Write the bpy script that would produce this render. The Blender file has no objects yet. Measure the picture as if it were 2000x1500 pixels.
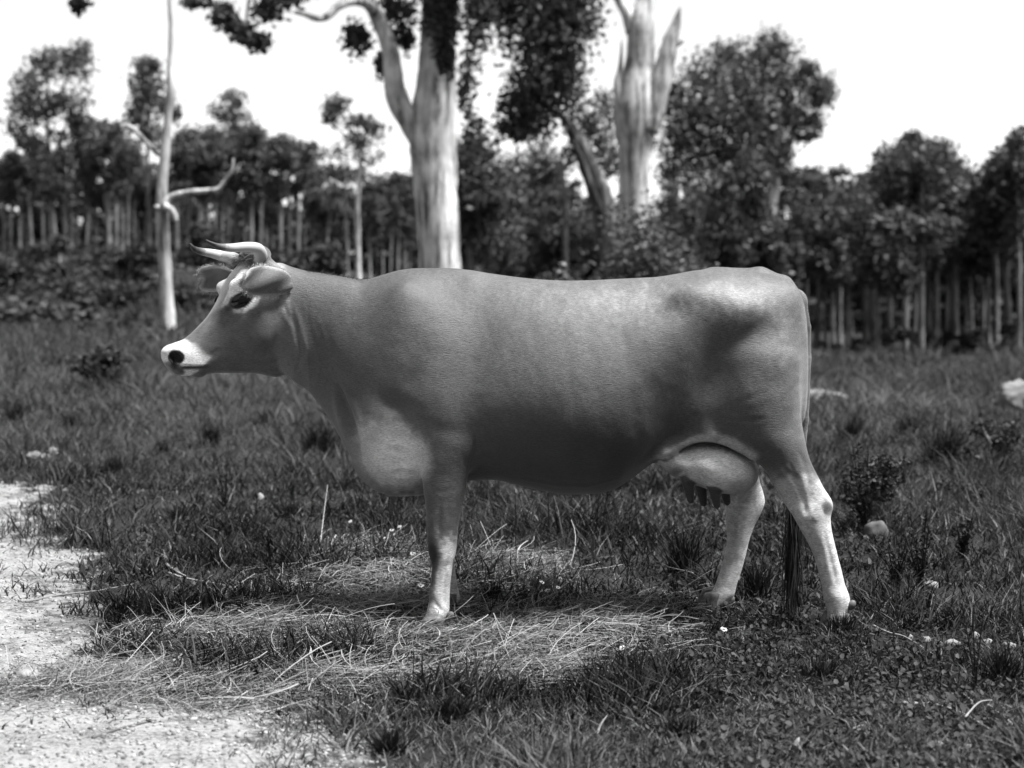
import bpy, math, random
import numpy as np
from mathutils import Vector, Matrix, noise as mnoise

S = bpy.context.scene
C = S.collection
R = math.radians

# ------------------------------------------------------------------ camera
EYE = 1.25            # lens height, m
DIST = 6.0            # lens to the cow's midline, m
FPX = 3360.0          # focal length in photograph pixels (2000 px wide plate)
cam_d = bpy.data.cameras.new('camera')
cam = bpy.data.objects.new('camera', cam_d)
C.objects.link(cam)
cam.location = (0, -DIST, EYE)
cam.rotation_euler = (R(90), 0, 0)
cam_d.sensor_width = 36.0
cam_d.lens = 36.0 * FPX / 2000.0
cam_d.shift_y = -0.12              # view camera with a lowered front: verticals stay upright
cam_d.clip_start = 0.1
cam_d.clip_end = 3000
cam_d.dof.use_dof = True
cam_d.dof.focus_distance = 5.8
cam_d.dof.aperture_fstop = 2.8
S.camera = cam

# ------------------------------------------------------------------ sky and sun (monochrome plate)
SUN_EL, SUN_AZ = 66.0, 108.0       # azimuth clockwise from +Y (north): behind the camera to the right
w = bpy.data.worlds.new('World')
S.world = w
w.use_nodes = True
wn, wl = w.node_tree.nodes, w.node_tree.links
bg = wn['Background']
sky = wn.new('ShaderNodeTexSky')
sky.sky_type = 'NISHITA'
sky.sun_disc = False
sky.sun_elevation = R(SUN_EL)
sky.sun_rotation = R(SUN_AZ)
sky.air_density = 1.0
sky.dust_density = 0.7
sky.ozone_density = 1.0
bw = wn.new('ShaderNodeRGBToBW')
wl.new(sky.outputs['Color'], bw.inputs['Color'])
wl.new(bw.outputs['Val'], bg.inputs['Color'])
bg.inputs['Strength'].default_value = 0.056

sun_d = bpy.data.lights.new('sun', 'SUN')
sun_d.energy = 2.1
sun_d.angle = R(14)
sun_d.color = (1.0, 1.0, 1.0)
sun = bpy.data.objects.new('sun', sun_d)
C.objects.link(sun)
el, az = R(SUN_EL), R(SUN_AZ)
to_sun = Vector((math.sin(az) * math.cos(el), math.cos(az) * math.cos(el), math.sin(el)))
sun.rotation_euler = to_sun.to_track_quat('Z', 'Y').to_euler()
sun.location = to_sun * 30

S.render.engine = 'CYCLES'
S.view_settings.view_transform = 'Standard'
S.view_settings.look = 'None'
S.view_settings.exposure = 2.15
S.view_settings.gamma = 1.0
S.view_settings.use_curve_mapping = False
S.cycles.use_denoising = True
S.cycles.max_bounces = 6
S.cycles.diffuse_bounces = 3
S.cycles.transparent_max_bounces = 4

# ------------------------------------------------------------------ helpers
rng = np.random.default_rng(1931)
random.seed(1931)

def tag(o, label=None, cat=None, group=None, kind=None):
    if label: o['label'] = label
    if cat: o['category'] = cat
    if group: o['group'] = group
    if kind: o['kind'] = kind
    return o

def empty(name, loc=(0, 0, 0), rz=0.0):
    o = bpy.data.objects.new(name, None)
    o.empty_display_size = 0.2
    C.objects.link(o)
    o.location = loc
    o.rotation_euler = (0, 0, rz)
    return o

def mesh_np(name, co, faces_list, smooth=False):
    """faces_list: list of int arrays (n,3) or (n,4)."""
    me = bpy.data.meshes.new(name)
    co = np.asarray(co, dtype=np.float32).reshape(-1, 3)
    faces_list = [np.asarray(f, dtype=np.int32) for f in faces_list if len(f)]
    nl = sum(f.size for f in faces_list)
    npol = sum(len(f) for f in faces_list)
    me.vertices.add(len(co))
    me.vertices.foreach_set('co', co.ravel())
    me.loops.add(nl)
    me.loops.foreach_set('vertex_index', np.concatenate([f.ravel() for f in faces_list]))
    me.polygons.add(npol)
    tot = np.concatenate([np.full(len(f), f.shape[1], np.int32) for f in faces_list])
    start = np.concatenate([[0], np.cumsum(tot)[:-1]]).astype(np.int32)
    me.polygons.foreach_set('loop_start', start)
    me.polygons.foreach_set('loop_total', tot)
    if smooth:
        me.polygons.foreach_set('use_smooth', np.ones(npol, bool))
    me.update(calc_edges=True)
    return me

def add_attr(me, name, vals):
    a = me.attributes.new(name, 'FLOAT', 'POINT')
    a.data.foreach_set('value', np.asarray(vals, dtype=np.float32).ravel())

def link(name, me, mat=None, parent=None):
    o = bpy.data.objects.new(name, me)
    C.objects.link(o)
    if mat is not None and len(me.materials) == 0:
        me.materials.append(mat)
    if parent is not None:
        o.parent = parent
    return o

def copy_tree(o, parent=None):
    c = o.copy()
    C.objects.link(c)
    c.parent = parent
    for ch in list(o.children):
        copy_tree(ch, c)
    return c

def tube(pts, rad, seg=8, cap=True, ecc=None, twist_noise=0.0, seed=0):
    """co, quads of a tapered tube through pts with radii rad."""
    pts = np.asarray(pts, float); rad = np.asarray(rad, float)
    n = len(pts)
    tan = np.gradient(pts, axis=0)
    tan /= np.linalg.norm(tan, axis=1)[:, None] + 1e-9
    ref = np.array([0.0, 1.0, 0.0]) if abs(tan[0][1]) < 0.8 else np.array([1.0, 0, 0])
    co = []
    rr = np.random.default_rng(seed)
    wob = rr.normal(0, 1, (n, seg))
    for i in range(n):
        a = np.cross(tan[i], ref); a /= np.linalg.norm(a) + 1e-9
        b = np.cross(tan[i], a)
        th = np.arange(seg) * 2 * np.pi / seg
        r = rad[i] * (1 + twist_noise * wob[i])
        co.append(pts[i] + r[:, None] * (np.cos(th)[:, None] * a + np.sin(th)[:, None] * b))
    co = np.concatenate(co)
    q = []
    for i in range(n - 1):
        for k in range(seg):
            k2 = (k + 1) % seg
            q.append((i * seg + k, i * seg + k2, (i + 1) * seg + k2, (i + 1) * seg + k))
    t = []
    if cap:
        co = np.vstack([co, pts[0], pts[-1]])
        for k in range(seg):
            t.append((len(co) - 2, (k + 1) % seg, k))
            t.append((len(co) - 1, (n - 1) * seg + k, (n - 1) * seg + (k + 1) % seg))
    return co, np.array(q), np.array(t, dtype=np.int32).reshape(-1, 3)

class MB:
    def __init__(s): s.co = []; s.q = []; s.t = []; s.n = 0; s.at = []
    def add(s, co, q=None, t=None, tone=None):
        co = np.asarray(co, float).reshape(-1, 3)
        s.co.append(co)
        if q is not None and len(q): s.q.append(np.asarray(q) + s.n)
        if t is not None and len(t): s.t.append(np.asarray(t) + s.n)
        s.at.append(np.full(len(co), 0.5) if tone is None else np.broadcast_to(np.asarray(tone, float), (len(co),)))
        s.n += len(co)
    def tube(s, pts, rad, seg=8, tone=None, **k):
        s.add(*tube(pts, rad, seg, **k), tone=tone)
    def build(s, name, mat, parent=None, smooth=True):
        fl = []
        if s.q: fl.append(np.concatenate(s.q))
        if s.t: fl.append(np.concatenate(s.t))
        me = mesh_np(name, np.concatenate(s.co), fl, smooth)
        add_attr(me, 'tone', np.concatenate(s.at))
        return link(name, me, mat, parent)

def spline(pts, n):
    """Catmull-Rom resample of an (m,k) control list to n rows."""
    p = np.asarray(pts, float)
    m = len(p)
    t = np.linspace(0, m - 1, n)
    i = np.clip(t.astype(int), 0, m - 2)
    f = (t - i)[:, None]
    p0 = p[np.clip(i - 1, 0, m - 1)]; p1 = p[i]; p2 = p[i + 1]; p3 = p[np.clip(i + 2, 0, m - 1)]
    return 0.5 * ((2 * p1) + (-p0 + p2) * f + (2 * p0 - 5 * p1 + 4 * p2 - p3) * f ** 2 + (-p0 + 3 * p1 - 3 * p2 + p3) * f ** 3)

def pchip(xk, yk):
    """monotone cubic interpolant -> function."""
    xk = np.asarray(xk, float); yk = np.asarray(yk, float)
    h = np.diff(xk); dl = np.diff(yk) / h
    m = np.zeros(len(xk))
    m[0], m[-1] = dl[0], dl[-1]
    for i in range(1, len(xk) - 1):
        if dl[i - 1] * dl[i] > 0:
            w1 = 2 * h[i] + h[i - 1]; w2 = h[i] + 2 * h[i - 1]
            m[i] = (w1 + w2) / (w1 / dl[i - 1] + w2 / dl[i])
    def f(x):
        x = np.clip(x, xk[0], xk[-1])
        i = np.clip(np.searchsorted(xk, x, side='right') - 1, 0, len(xk) - 2)
        t = (x - xk[i]) / h[i]
        return ((1 + 2 * t) * (1 - t) ** 2 * yk[i] + t * (1 - t) ** 2 * h[i] * m[i]
                + t * t * (3 - 2 * t) * yk[i + 1] + t * t * (t - 1) * h[i] * m[i + 1])
    return f

def sstep(a, b, x):
    t = np.clip((x - a) / (b - a), 0, 1)
    return t * t * (3 - 2 * t)

_lat = np.random.default_rng(7).random((64, 64))
def vnoise(x, y, sc=1.0):
    """cheap tiling 2-D value noise, 0..1."""
    x = np.asarray(x) * sc; y = np.asarray(y) * sc
    xi = np.floor(x).astype(int); yi = np.floor(y).astype(int)
    fx = x - xi; fy = y - yi
    fx = fx * fx * (3 - 2 * fx); fy = fy * fy * (3 - 2 * fy)
    g = lambda i, j: _lat[i % 64, j % 64]
    return (g(xi, yi) * (1 - fx) + g(xi + 1, yi) * fx) * (1 - fy) + (g(xi, yi + 1) * (1 - fx) + g(xi + 1, yi + 1) * fx) * fy

def P(u, v, d):
    """place measured on the plate (u, v of 2000 x 1500) taken to the metre grid at depth d from the lens."""
    return np.array([(u - 1000.0) * d / FPX, d - DIST, EYE - (v - 510.0) * d / FPX])

# ------------------------------------------------------------------ materials (all neutral: a black-and-white plate)
def mat_new(name, rough=0.8, spec=0.3):
    m = bpy.data.materials.new(name); m.use_nodes = True
    b = m.node_tree.nodes['Principled BSDF']
    b.inputs['Roughness'].default_value = rough
    b.inputs['Specular IOR Level'].default_value = spec
    return m, m.node_tree.nodes, m.node_tree.links, b

def ramp(n, stops):
    r = n.new('ShaderNodeValToRGB')
    e = r.color_ramp.elements
    while len(e) < len(stops): e.new(0.5)
    for k, (p, v) in enumerate(stops):
        e[k].position = p; e[k].color = (v, v, v, 1)
    return r

def tone_mat(name, lo, hi, rough=0.85, spec=0.2, trans=0.0, noise_sc=None, noise_amt=0.0):
    """grey from the mesh's own 'tone' attribute (0..1) between lo and hi, optionally broken up by noise."""
    m, n, l, b = mat_new(name, rough, spec)
    at = n.new('ShaderNodeAttribute'); at.attribute_name = 'tone'
    src = at.outputs['Fac']
    if noise_sc:
        tc = n.new('ShaderNodeTexCoord'); ns = n.new('ShaderNodeTexNoise')
        ns.inputs['Scale'].default_value = noise_sc; ns.inputs['Detail'].default_value = 5
        l.new(tc.outputs['Object'], ns.inputs['Vector'])
        ma = n.new('ShaderNodeMath'); ma.operation = 'MULTIPLY_ADD'
        l.new(ns.outputs['Fac'], ma.inputs[0]); ma.inputs[1].default_value = noise_amt
        mb = n.new('ShaderNodeMath'); mb.operation = 'SUBTRACT'
        l.new(src, mb.inputs[0]); mb.inputs[1].default_value = noise_amt / 2
        l.new(mb.outputs[0], ma.inputs[2])
        src = ma.outputs[0]
    rp = ramp(n, [(0.0, lo), (1.0, hi)])
    l.new(src, rp.inputs['Fac'])
    l.new(rp.outputs['Color'], b.inputs['Base Color'])
    if trans:
        tr = n.new('ShaderNodeBsdfTranslucent'); mx = n.new('ShaderNodeMixShader')
        l.new(rp.outputs['Color'], tr.inputs['Color'])
        mx.inputs['Fac'].default_value = trans
        l.new(b.outputs[0], mx.inputs[1]); l.new(tr.outputs[0], mx.inputs[2])
        l.new(mx.outputs[0], n['Material Output'].inputs['Surface'])
    return m
# ================================================================== terrain
def ground_z(X, Y):
    """hill rising behind on the left, ground falling a little to the right, tufty everywhere."""
    X = np.asarray(X, float); Y = np.asarray(Y, float)
    d = np.maximum(Y + DIST, 0.5)
    a = X / np.maximum(d, 4.0)
    side = sstep(0.10, -0.20, a) * 1.64 - 0.64
    side = np.where(a > 0.10, -0.64, side)
    rampd = sstep(9, 50, d)
    z = 1.5 * side * rampd
    z = z + 0.05 * (vnoise(X + 31, Y + 17, 0.55) - 0.5) + 0.03 * (vnoise(X + 5, Y + 9, 1.7) - 0.5) * sstep(1.0, 4.0, np.hypot(X * 0.6, Y))
    z = z + 0.18 * (vnoise(X + 11, Y + 3, 0.21) - 0.5) * sstep(10, 20, d)
    return z

PATH_EDGE = [(-6.0, 4.9), (-4.4, 4.35), (-2.90, 3.9), (-2.40, 2.85), (-2.09, 2.05), (-1.70, 1.25), (-1.58, 0.55),
             (-1.36, 0.10), (-1.28, -0.38), (-0.98, -0.86), (-0.66, -1.2), (-0.40, -1.42), (-0.22, -1.68), (0.02, -2.4), (0.3, -3.4), (0.5, -6.5)]
_pe = spline(PATH_EDGE, 120)
def path_dist(X, Y):
    """signed distance to the track edge: positive on the track."""
    X = np.asarray(X, float); Y = np.asarray(Y, float)
    best = np.full(X.shape, 1e9); sgn = np.ones(X.shape)
    for i in range(len(_pe) - 1):
        ax, ay = _pe[i]; bx, by = _pe[i + 1]
        dx, dy = bx - ax, by - ay
        t = np.clip(((X - ax) * dx + (Y - ay) * dy) / (dx * dx + dy * dy + 1e-12), 0, 1)
        ex, ey = X - ax - t * dx, Y - ay - t * dy
        dd = np.hypot(ex, ey)
        m = dd < best
        best = np.where(m, dd, best)
        sgn = np.where(m, np.sign(dx * (Y - ay) - dy * (X - ax)), sgn)
    return -best * sgn

def track_mask(X, Y):
    n = 0.30 * (vnoise(X + 3, Y * .6, 1.3) - 0.5) + 0.28 * (vnoise(X * 1.3, Y * .6 + 8, 4.1) - 0.5) + 0.25 * (vnoise(X * 1.3, Y * .6, 12) - 0.5)
    return path_dist(X, Y) + n

def grid_mesh(name, xs, ys, zoff=0.0, zfun=ground_z):
    X, Y = np.meshgrid(xs, ys, indexing='ij')
    Z = zfun(X, Y) + zoff
    nx, ny = X.shape
    idx = np.arange(nx * ny).reshape(nx, ny)
    q = np.stack([idx[:-1, :-1], idx[1:, :-1], idx[1:, 1:], idx[:-1, 1:]], -1).reshape(-1, 4)
    return np.stack([X, Y, Z], -1).reshape(-1, 3), q

# soil under the turf
M_soil, n, l, b = mat_new('soil_turf', 0.95, 0.1)
tc = n.new('ShaderNodeTexCoord')
ns = n.new('ShaderNodeTexNoise'); ns.inputs['Scale'].default_value = 14; ns.inputs['Detail'].default_value = 9; ns.inputs['Roughness'].default_value = 0.7
l.new(tc.outputs['Object'], ns.inputs['Vector'])
rp = ramp(n, [(0.3, 0.018), (0.55, 0.04), (0.75, 0.075)])
l.new(ns.outputs['Fac'], rp.inputs['Fac']); l.new(rp.outputs['Color'], b.inputs['Base Color'])
bp = n.new('ShaderNodeBump'); bp.inputs['Strength'].default_value = 0.8; bp.inputs['Distance'].default_value = 0.05
l.new(ns.outputs['Fac'], bp.inputs['Height']); l.new(bp.outputs['Normal'], b.inputs['Normal'])

g1 = np.concatenate([np.linspace(-400, -60, 12)[:-1], np.linspace(-60, -8, 53)[:-1], np.linspace(-8, 8, 161), np.linspace(8, 60, 53)[1:], np.linspace(60, 400, 12)[1:]])
g2 = np.concatenate([np.linspace(-60, -8, 14)[:-1], np.linspace(-8, 8, 161), np.linspace(8, 60, 60)[1:], np.linspace(60, 600, 20)[1:]])
co, q = grid_mesh('ground', g1, g2)
ground = tag(link('ground', mesh_np('ground', co, [q], True), M_soil), kind='structure')

# pale sandy track
M_track, n, l, b = mat_new('track_sand', 0.95, 0.1)
tc = n.new('ShaderNodeTexCoord')
n1 = n.new('ShaderNodeTexNoise'); n1.inputs['Scale'].default_value = 5; n1.inputs['Detail'].default_value = 8; n1.inputs['Roughness'].default_value = 0.65
n2 = n.new('ShaderNodeTexNoise'); n2.inputs['Scale'].default_value = 75; n2.inputs['Detail'].default_value = 6; n2.inputs['Roughness'].default_value = 0.75
l.new(tc.outputs['Object'], n1.inputs['Vector']); l.new(tc.outputs['Object'], n2.inputs['Vector'])
mx = n.new('ShaderNodeMath'); mx.operation = 'MULTIPLY_ADD'; mx.inputs[1].default_value = 0.62
ad = n.new('ShaderNodeMath'); ad.operation = 'MULTIPLY'; ad.inputs[1].default_value = 0.42
l.new(n1.outputs['Fac'], ad.inputs[0]); l.new(n2.outputs['Fac'], mx.inputs[0]); l.new(ad.outputs[0], mx.inputs[2])
rp = ramp(n, [(0.37, 0.05), (0.45, 0.16), (0.54, 0.33), (0.75, 0.43)])
l.new(mx.outputs[0], rp.inputs['Fac'])
# trodden soil mixes into the sand towards the grass
ea = n.new('ShaderNodeAttribute'); ea.attribute_name = 'edge'
n3 = n.new('ShaderNodeTexNoise'); n3.inputs['Scale'].default_value = 11; n3.inputs['Detail'].default_value = 9; n3.inputs['Roughness'].default_value = 0.75
l.new(tc.outputs['Object'], n3.inputs['Vector'])
e1 = n.new('ShaderNodeMath'); e1.operation = 'MULTIPLY_ADD'; e1.inputs[1].default_value = 2.0; l.new(n3.outputs['Fac'], e1.inputs[0]); l.new(ea.outputs['Fac'], e1.inputs[2])
er = n.new('ShaderNodeMapRange'); er.inputs['From Min'].default_value = 0.86; er.inputs['From Max'].default_value = 1.22; l.new(e1.outputs[0], er.inputs['Value'])
em = n.new('ShaderNodeMix'); em.data_type = 'RGBA'; em.inputs['A'].default_value = (.035, .035, .035, 1)
l.new(er.outputs['Result'], em.inputs['Factor']); l.new(rp.outputs['Color'], em.inputs['B']); l.new(em.outputs['Result'], b.inputs['Base Color'])
bp = n.new('ShaderNodeBump'); bp.inputs['Strength'].default_value = 0.7; bp.inputs['Distance'].default_value = 0.012
l.new(n2.outputs['Fac'], bp.inputs['Height']); l.new(bp.outputs['Normal'], b.inputs['Normal'])
xs = np.linspace(-9, 0.9, 250); ys = np.linspace(-6.6, 6.5, 330)
def track_z(X, Y):
    return ground_z(X, Y) + np.clip(track_mask(X, Y) * 0.06, -0.05, 0.008) + 0.008 * (vnoise(X, Y, 7) - 0.5)
co, q = grid_mesh('track', xs, ys, 0.0, track_z)
mk = track_mask(co[:, 0], co[:, 1])
q = q[(mk[q] > -0.25).any(1)]
used = np.unique(q); rem = np.full(len(co), -1); rem[used] = np.arange(len(used))
me = mesh_np('track', co[used], [rem[q]], True); add_attr(me, 'edge', mk[used])
track = tag(link('track', me, M_track), kind='structure')
# ================================================================== the cow (one continuous skin grown from an implicit body)
VOX = 0.006
gx = np.arange(-1.32, 1.26, VOX, dtype=np.float32)
gy = np.arange(-0.42, 0.40, VOX, dtype=np.float32)
gz = np.arange(-0.03, 1.36, VOX, dtype=np.float32)
F = np.full((len(gx), len(gy), len(gz)), 0.2, np.float32)

def box(x0, x1, y0, y1, z0, z1):
    ix = slice(max(0, np.searchsorted(gx, x0)), np.searchsorted(gx, x1))
    iy = slice(max(0, np.searchsorted(gy, y0)), np.searchsorted(gy, y1))
    iz = slice(max(0, np.searchsorted(gz, z0)), np.searchsorted(gz, z1))
    return ix, iy, iz, gx[ix][:, None, None], gy[iy][None, :, None], gz[iz][None, None, :]

def smin(a, b, k):
    h = np.clip(0.5 + 0.5 * (b - a) / k, 0, 1)
    return b * (1 - h) + a * h - k * h * (1 - h)

def union(bx, f, k):
    ix, iy, iz = bx[:3]
    F[ix, iy, iz] = smin(F[ix, iy, iz], np.minimum(f, 0.2).astype(np.float32), k)

MX = lambda u, d=6.0: (np.asarray(u, float) - 1000.0) * d / FPX
MZ = lambda v, d=6.0: EYE - (np.asarray(v, float) - 510.0) * d / FPX

# ---- trunk and neck: stations along the body: u, top, bottom, half width (m), height of greatest width, upper / lower roundness
ST = np.array([
    # u    top  bot   hw    vw   nu   nl
    [524, 522, 640, .045, 590, 2.0, 2.0],
    [545, 513, 715, .074, 620, 2.0, 2.0],
    [570, 521, 742, .086, 630, 1.9, 1.9],
    [600, 529, 763, .092, 640, 1.9, 1.9],
    [640, 535, 812, .102, 660, 1.9, 1.8],
    [680, 542, 880, .126, 690, 1.9, 1.8],
    [710, 546, 918, .150, 720, 1.8, 1.8],
    [750, 541, 951, .184, 760, 1.6, 1.9],
    [790, 532, 964, .204, 770, 1.5, 2.0],
    [830, 525, 966, .212, 770, 1.45, 2.1],
    [870, 523, 955, .222, 770, 1.45, 2.2],
    [910, 526, 938, .228, 770, 1.5, 2.2],
    [960, 534, 936, .245, 770, 1.6, 2.1],
    [1010, 541, 946, .268, 775, 1.75, 2.1],
    [1060, 546, 957, .288, 780, 1.85, 2.1],
    [1110, 548, 964, .300, 785, 1.9, 2.1],
    [1160, 547, 963, .303, 785, 1.9, 2.1],
    [1200, 545, 953, .298, 775, 1.9, 2.1],
    [1240, 543, 928, .290, 745, 1.9, 2.0],
    [1280, 541, 898, .278, 705, 2.0, 1.9],
    [1320, 535, 872, .264, 650, 2.1, 1.8],
    [1360, 528, 858, .252, 608, 2.3, 1.65],
    [1400, 525, 852, .236, 596, 2.2, 1.65],
    [1440, 529, 852, .224, 602, 2.0, 1.75],
    [1480, 531, 856, .206, 618, 2.0, 2.0],
    [1515, 540, 856, .180, 640, 2.1, 2.3],
    [1542, 556, 850, .150, 680, 2.2, 2.6],
    [1560, 578, 835, .115, 690, 2.4, 2.6],
    [1570, 606, 810, .080, 700, 2.4, 2.6],
    [1576, 660, 760, .030, 710, 2.2, 2.2]])
xs_ = MX(ST[:, 0])
f_top, f_bot, f_hw, f_c = (pchip(xs_, MZ(ST[:, 1])), pchip(xs_, MZ(ST[:, 2])), pchip(xs_, ST[:, 3]), pchip(xs_, MZ(ST[:, 4])))
f_nu, f_nl = pchip(xs_, ST[:, 5]), pchip(xs_, ST[:, 6])
bx = box(xs_[0], xs_[-1], -0.42, 0.42, 0.3, 1.36)
x, y, z = bx[3:]
xv = x[:, 0, 0].astype(float)
T, Bt, W, Zc, NU, NL = [g(xv)[:, None, None].astype(np.float32) for g in (f_top, f_bot, f_hw, f_c, f_nu, f_nl)]
ay = np.abs(y); dz = z - Zc
up = dz > 0
h = np.where(up, T - Zc, Zc - Bt)
n_ = np.where(up, NU, NL)
k = ((ay / W) ** n_ + (np.abs(dz) / h) ** n_) ** (1.0 / n_)
r = np.sqrt(ay * ay + dz * dz) + 1e-5
f = r * (1 - 1 / np.maximum(k, 0.05))
f = np.maximum(f, np.maximum(x - xs_[-1], xs_[0] - x))
union(bx, f, 0.001)
del k, r, f, h, n_

# ---- legs: stations down the limb: v, left edge u, right edge u, lateral centre, lateral radius
def leg(d, rows, kk=0.03):
    a = np.array(rows, float)
    zz = MZ(a[:, 0], d)[::-1]
    xl, xr = MX(a[:, 1], d)[::-1], MX(a[:, 2], d)[::-1]
    fx, fr = pchip(zz, (xl + xr) / 2), pchip(zz, (xr - xl) / 2)
    fy, fb = pchip(zz, a[::-1, 3]), pchip(zz, a[::-1, 4])
    bx = box(min(xl) - .1, max(xr) + .1, min(a[:, 3] - a[:, 4]) - .1, max(a[:, 3] + a[:, 4]) + .1, zz[0], zz[-1])
    x, y, z = bx[3:]
    zv = z[0, 0, :].astype(float)
    cx, rx, cy, ry = [g(zv)[None, None, :].astype(np.float32) for g in (fx, fr, fy, fb)]
    k = np.sqrt(((x - cx) / rx) ** 2 + ((y - cy) / ry) ** 2)
    rr = np.sqrt((x - cx) ** 2 + (y - cy) ** 2) + 1e-5
    f = rr * (1 - 1 / np.maximum(k, 0.05))
    f = np.maximum(f, np.maximum(z - zz[-1], zz[0] - z))
    union(bx, f, kk)

leg(5.83, [(590, 1470, 1525, -.04, .05), (650, 1428, 1556, -.095, .095), (700, 1410, 1567, -.125, .115), (760, 1400, 1567, -.13, .115), (820, 1418, 1568, -.14, .10),
           (860, 1442, 1574, -.15, .088), (900, 1479, 1584, -.155, .070), (930, 1502, 1598, -.16, .056), (955, 1517, 1611, -.16, .048), (975, 1529, 1624, -.16, .044),
           (988, 1536, 1628, -.162, .044), (1008, 1549, 1623, -.165, .045), (1030, 1561, 1624, -.165, .042), (1060, 1578, 1630, -.168, .035), (1100, 1594, 1640, -.17, .030),
           (1140, 1604, 1650, -.17, .032), (1165, 1608, 1659, -.17, .039), (1180, 1612, 1660, -.17, .038), (1198, 1616, 1653, -.172, .034), (1212, 1613, 1653, -.175, .036)], 0.035)
leg(6.17, [(600, 1465, 1525, .04, .05), (650, 1428, 1545, .095, .095), (700, 1405, 1550, .125, .112), (800, 1392, 1540, .135, .105), (860, 1388, 1512, .145, .09), (905, 1400, 1480, .15, .07),
           (940, 1410, 1483, .155, .052), (962, 1413, 1490, .158, .046), (978, 1415, 1493, .16, .044), (1000, 1417, 1486, .16, .043), (1030, 1419, 1471, .16, .04), (1060, 1419, 1461, .16, .035),
           (1100, 1410, 1451, .158, .03), (1140, 1396, 1438, .156, .032), (1162, 1385, 1432, .156, .038), (1176, 1374, 1420, .156, .038), (1190, 1364, 1404, .156, .036)], 0.035)
leg(5.80, [(640, 810, 880, -.05, .04), (720, 772, 914, -.115, .072), (780, 772, 926, -.145, .076), (830, 790, 930, -.155, .072), (870, 806, 928, -.16, .066), (900, 815, 921, -.163, .06), (930, 822, 914, -.165, .053),
           (960, 826, 909, -.168, .047), (1000, 831, 900, -.17, .043), (1040, 833, 894, -.172, .04), (1065, 834, 892, -.175, .042), (1085, 837, 889, -.177, .041), (1108, 843, 883, -.18, .032),
           (1145, 840, 879, -.185, .029), (1175, 837, 878, -.19, .031), (1196, 833, 877, -.192, .037), (1208, 828, 872, -.193, .036), (1218, 822, 866, -.195, .037)], 0.03)
leg(6.15, [(650, 810, 880, .05, .04), (720, 775, 912, .115, .072), (800, 790, 925, .14, .075), (880, 812, 915, .145, .062), (930, 826, 905, .148, .052), (1000, 835, 897, .15, .043), (1050, 838, 889, .15, .041), (1080, 842, 888, .15, .041),
           (1105, 852, 888, .15, .032), (1140, 853, 893, .15, .029), (1165, 855, 898, .15, .032), (1180, 852, 897, .15, .037), (1192, 846, 890, .15, .037)], 0.03)

# ---- ellipsoids and capsules
def ell(c, r, kk, rot=None, yaw=0.0):
    c = np.asarray(c, float); r = np.asarray(r, float); m = r.max() + 0.06 + kk
    bx = box(c[0] - m, c[0] + m, c[1] - m, c[1] + m, c[2] - m, c[2] + m)
    x, y, z = bx[3:]
    X, Y, Z = x - c[0], y - c[1], z - c[2]
    if yaw: X, Y = X * math.cos(yaw) + Y * math.sin(yaw), -X * math.sin(yaw) + Y * math.cos(yaw)
    if rot:                                            # rotation in the side plane, degrees
        ca, sa = math.cos(R(rot)), math.sin(R(rot))
        X, Z = X * ca + Z * sa, -X * sa + Z * ca
    k0 = np.sqrt((X / r[0]) ** 2 + (Y / r[1]) ** 2 + (Z / r[2]) ** 2)
    k1 = np.sqrt((X / r[0] ** 2) ** 2 + (Y / r[1] ** 2) ** 2 + (Z / r[2] ** 2) ** 2) + 1e-6
    union(bx, k0 * (k0 - 1) / k1, kk)

def cap(a, b, ra, rb, kk):
    a = np.asarray(a, float); b = np.asarray(b, float); m = max(ra, rb) + 0.06 + kk
    lo = np.minimum(a, b) - m; hi = np.maximum(a, b) + m
    bx = box(lo[0], hi[0], lo[1], hi[1], lo[2], hi[2])
    x, y, z = bx[3:]
    dv = b - a; L = float(dv @ dv)
    t = np.clip(((x - a[0]) * dv[0] + (y - a[1]) * dv[1] + (z - a[2]) * dv[2]) / L, 0, 1)
    dd = np.sqrt((x - a[0] - t * dv[0]) ** 2 + (y - a[1] - t * dv[1]) ** 2 + (z - a[2] - t * dv[2]) ** 2)
    union(bx, dd - (ra + (rb - ra) * t), kk)

# shoulder blade, point of shoulder, elbow, hook bones, thurl, pin bones, flank fold
for s in (-1, 1):
    d_ = 6 + s * 0.19
    c = P(812, 680, d_); ell((c[0], s * .100, c[2]), (.09, .07, .22), 0.13, rot=14)
    c = P(738, 835, d_); ell((c[0], s * .105, c[2]), (.07, .06, .085), 0.10)
    c = P(745, 900, d_); ell((c[0], s * .055, c[2]), (.08, .055, .07), 0.08)
    c = P(903, 866, d_); ell((c[0], s * .155, c[2]), (.048, .045, .06), 0.05)
    c = P(1350, 578, d_); ell((c[0], s * .205, c[2]), (.060, .036, .036), 0.06)
    c = P(1538, 588, d_); ell((c[0], s * .088, c[2]), (.055, .055, .05), 0.07)
    # skin fold from the belly up to the stifle
    c = P(1392, 800, d_); ell((c[0], s * .118, c[2]), (.12, .075, .10), 0.08)
    cap((MX(1195, d_), s * .10, MZ(915, d_)), (MX(1300, d_), s * .138, MZ(886, d_)), .010, .013, 0.05)
    cap((MX(1300, d_), s * .138, MZ(886, d_)), (MX(1388, d_), s * .160, MZ(846, d_)), .013, .015, 0.05)
    cap((MX(1388, d_), s * .160, MZ(846, d_)), (MX(1470, d_), s * .162, MZ(888, d_)), .015, .015, 0.05)
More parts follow.
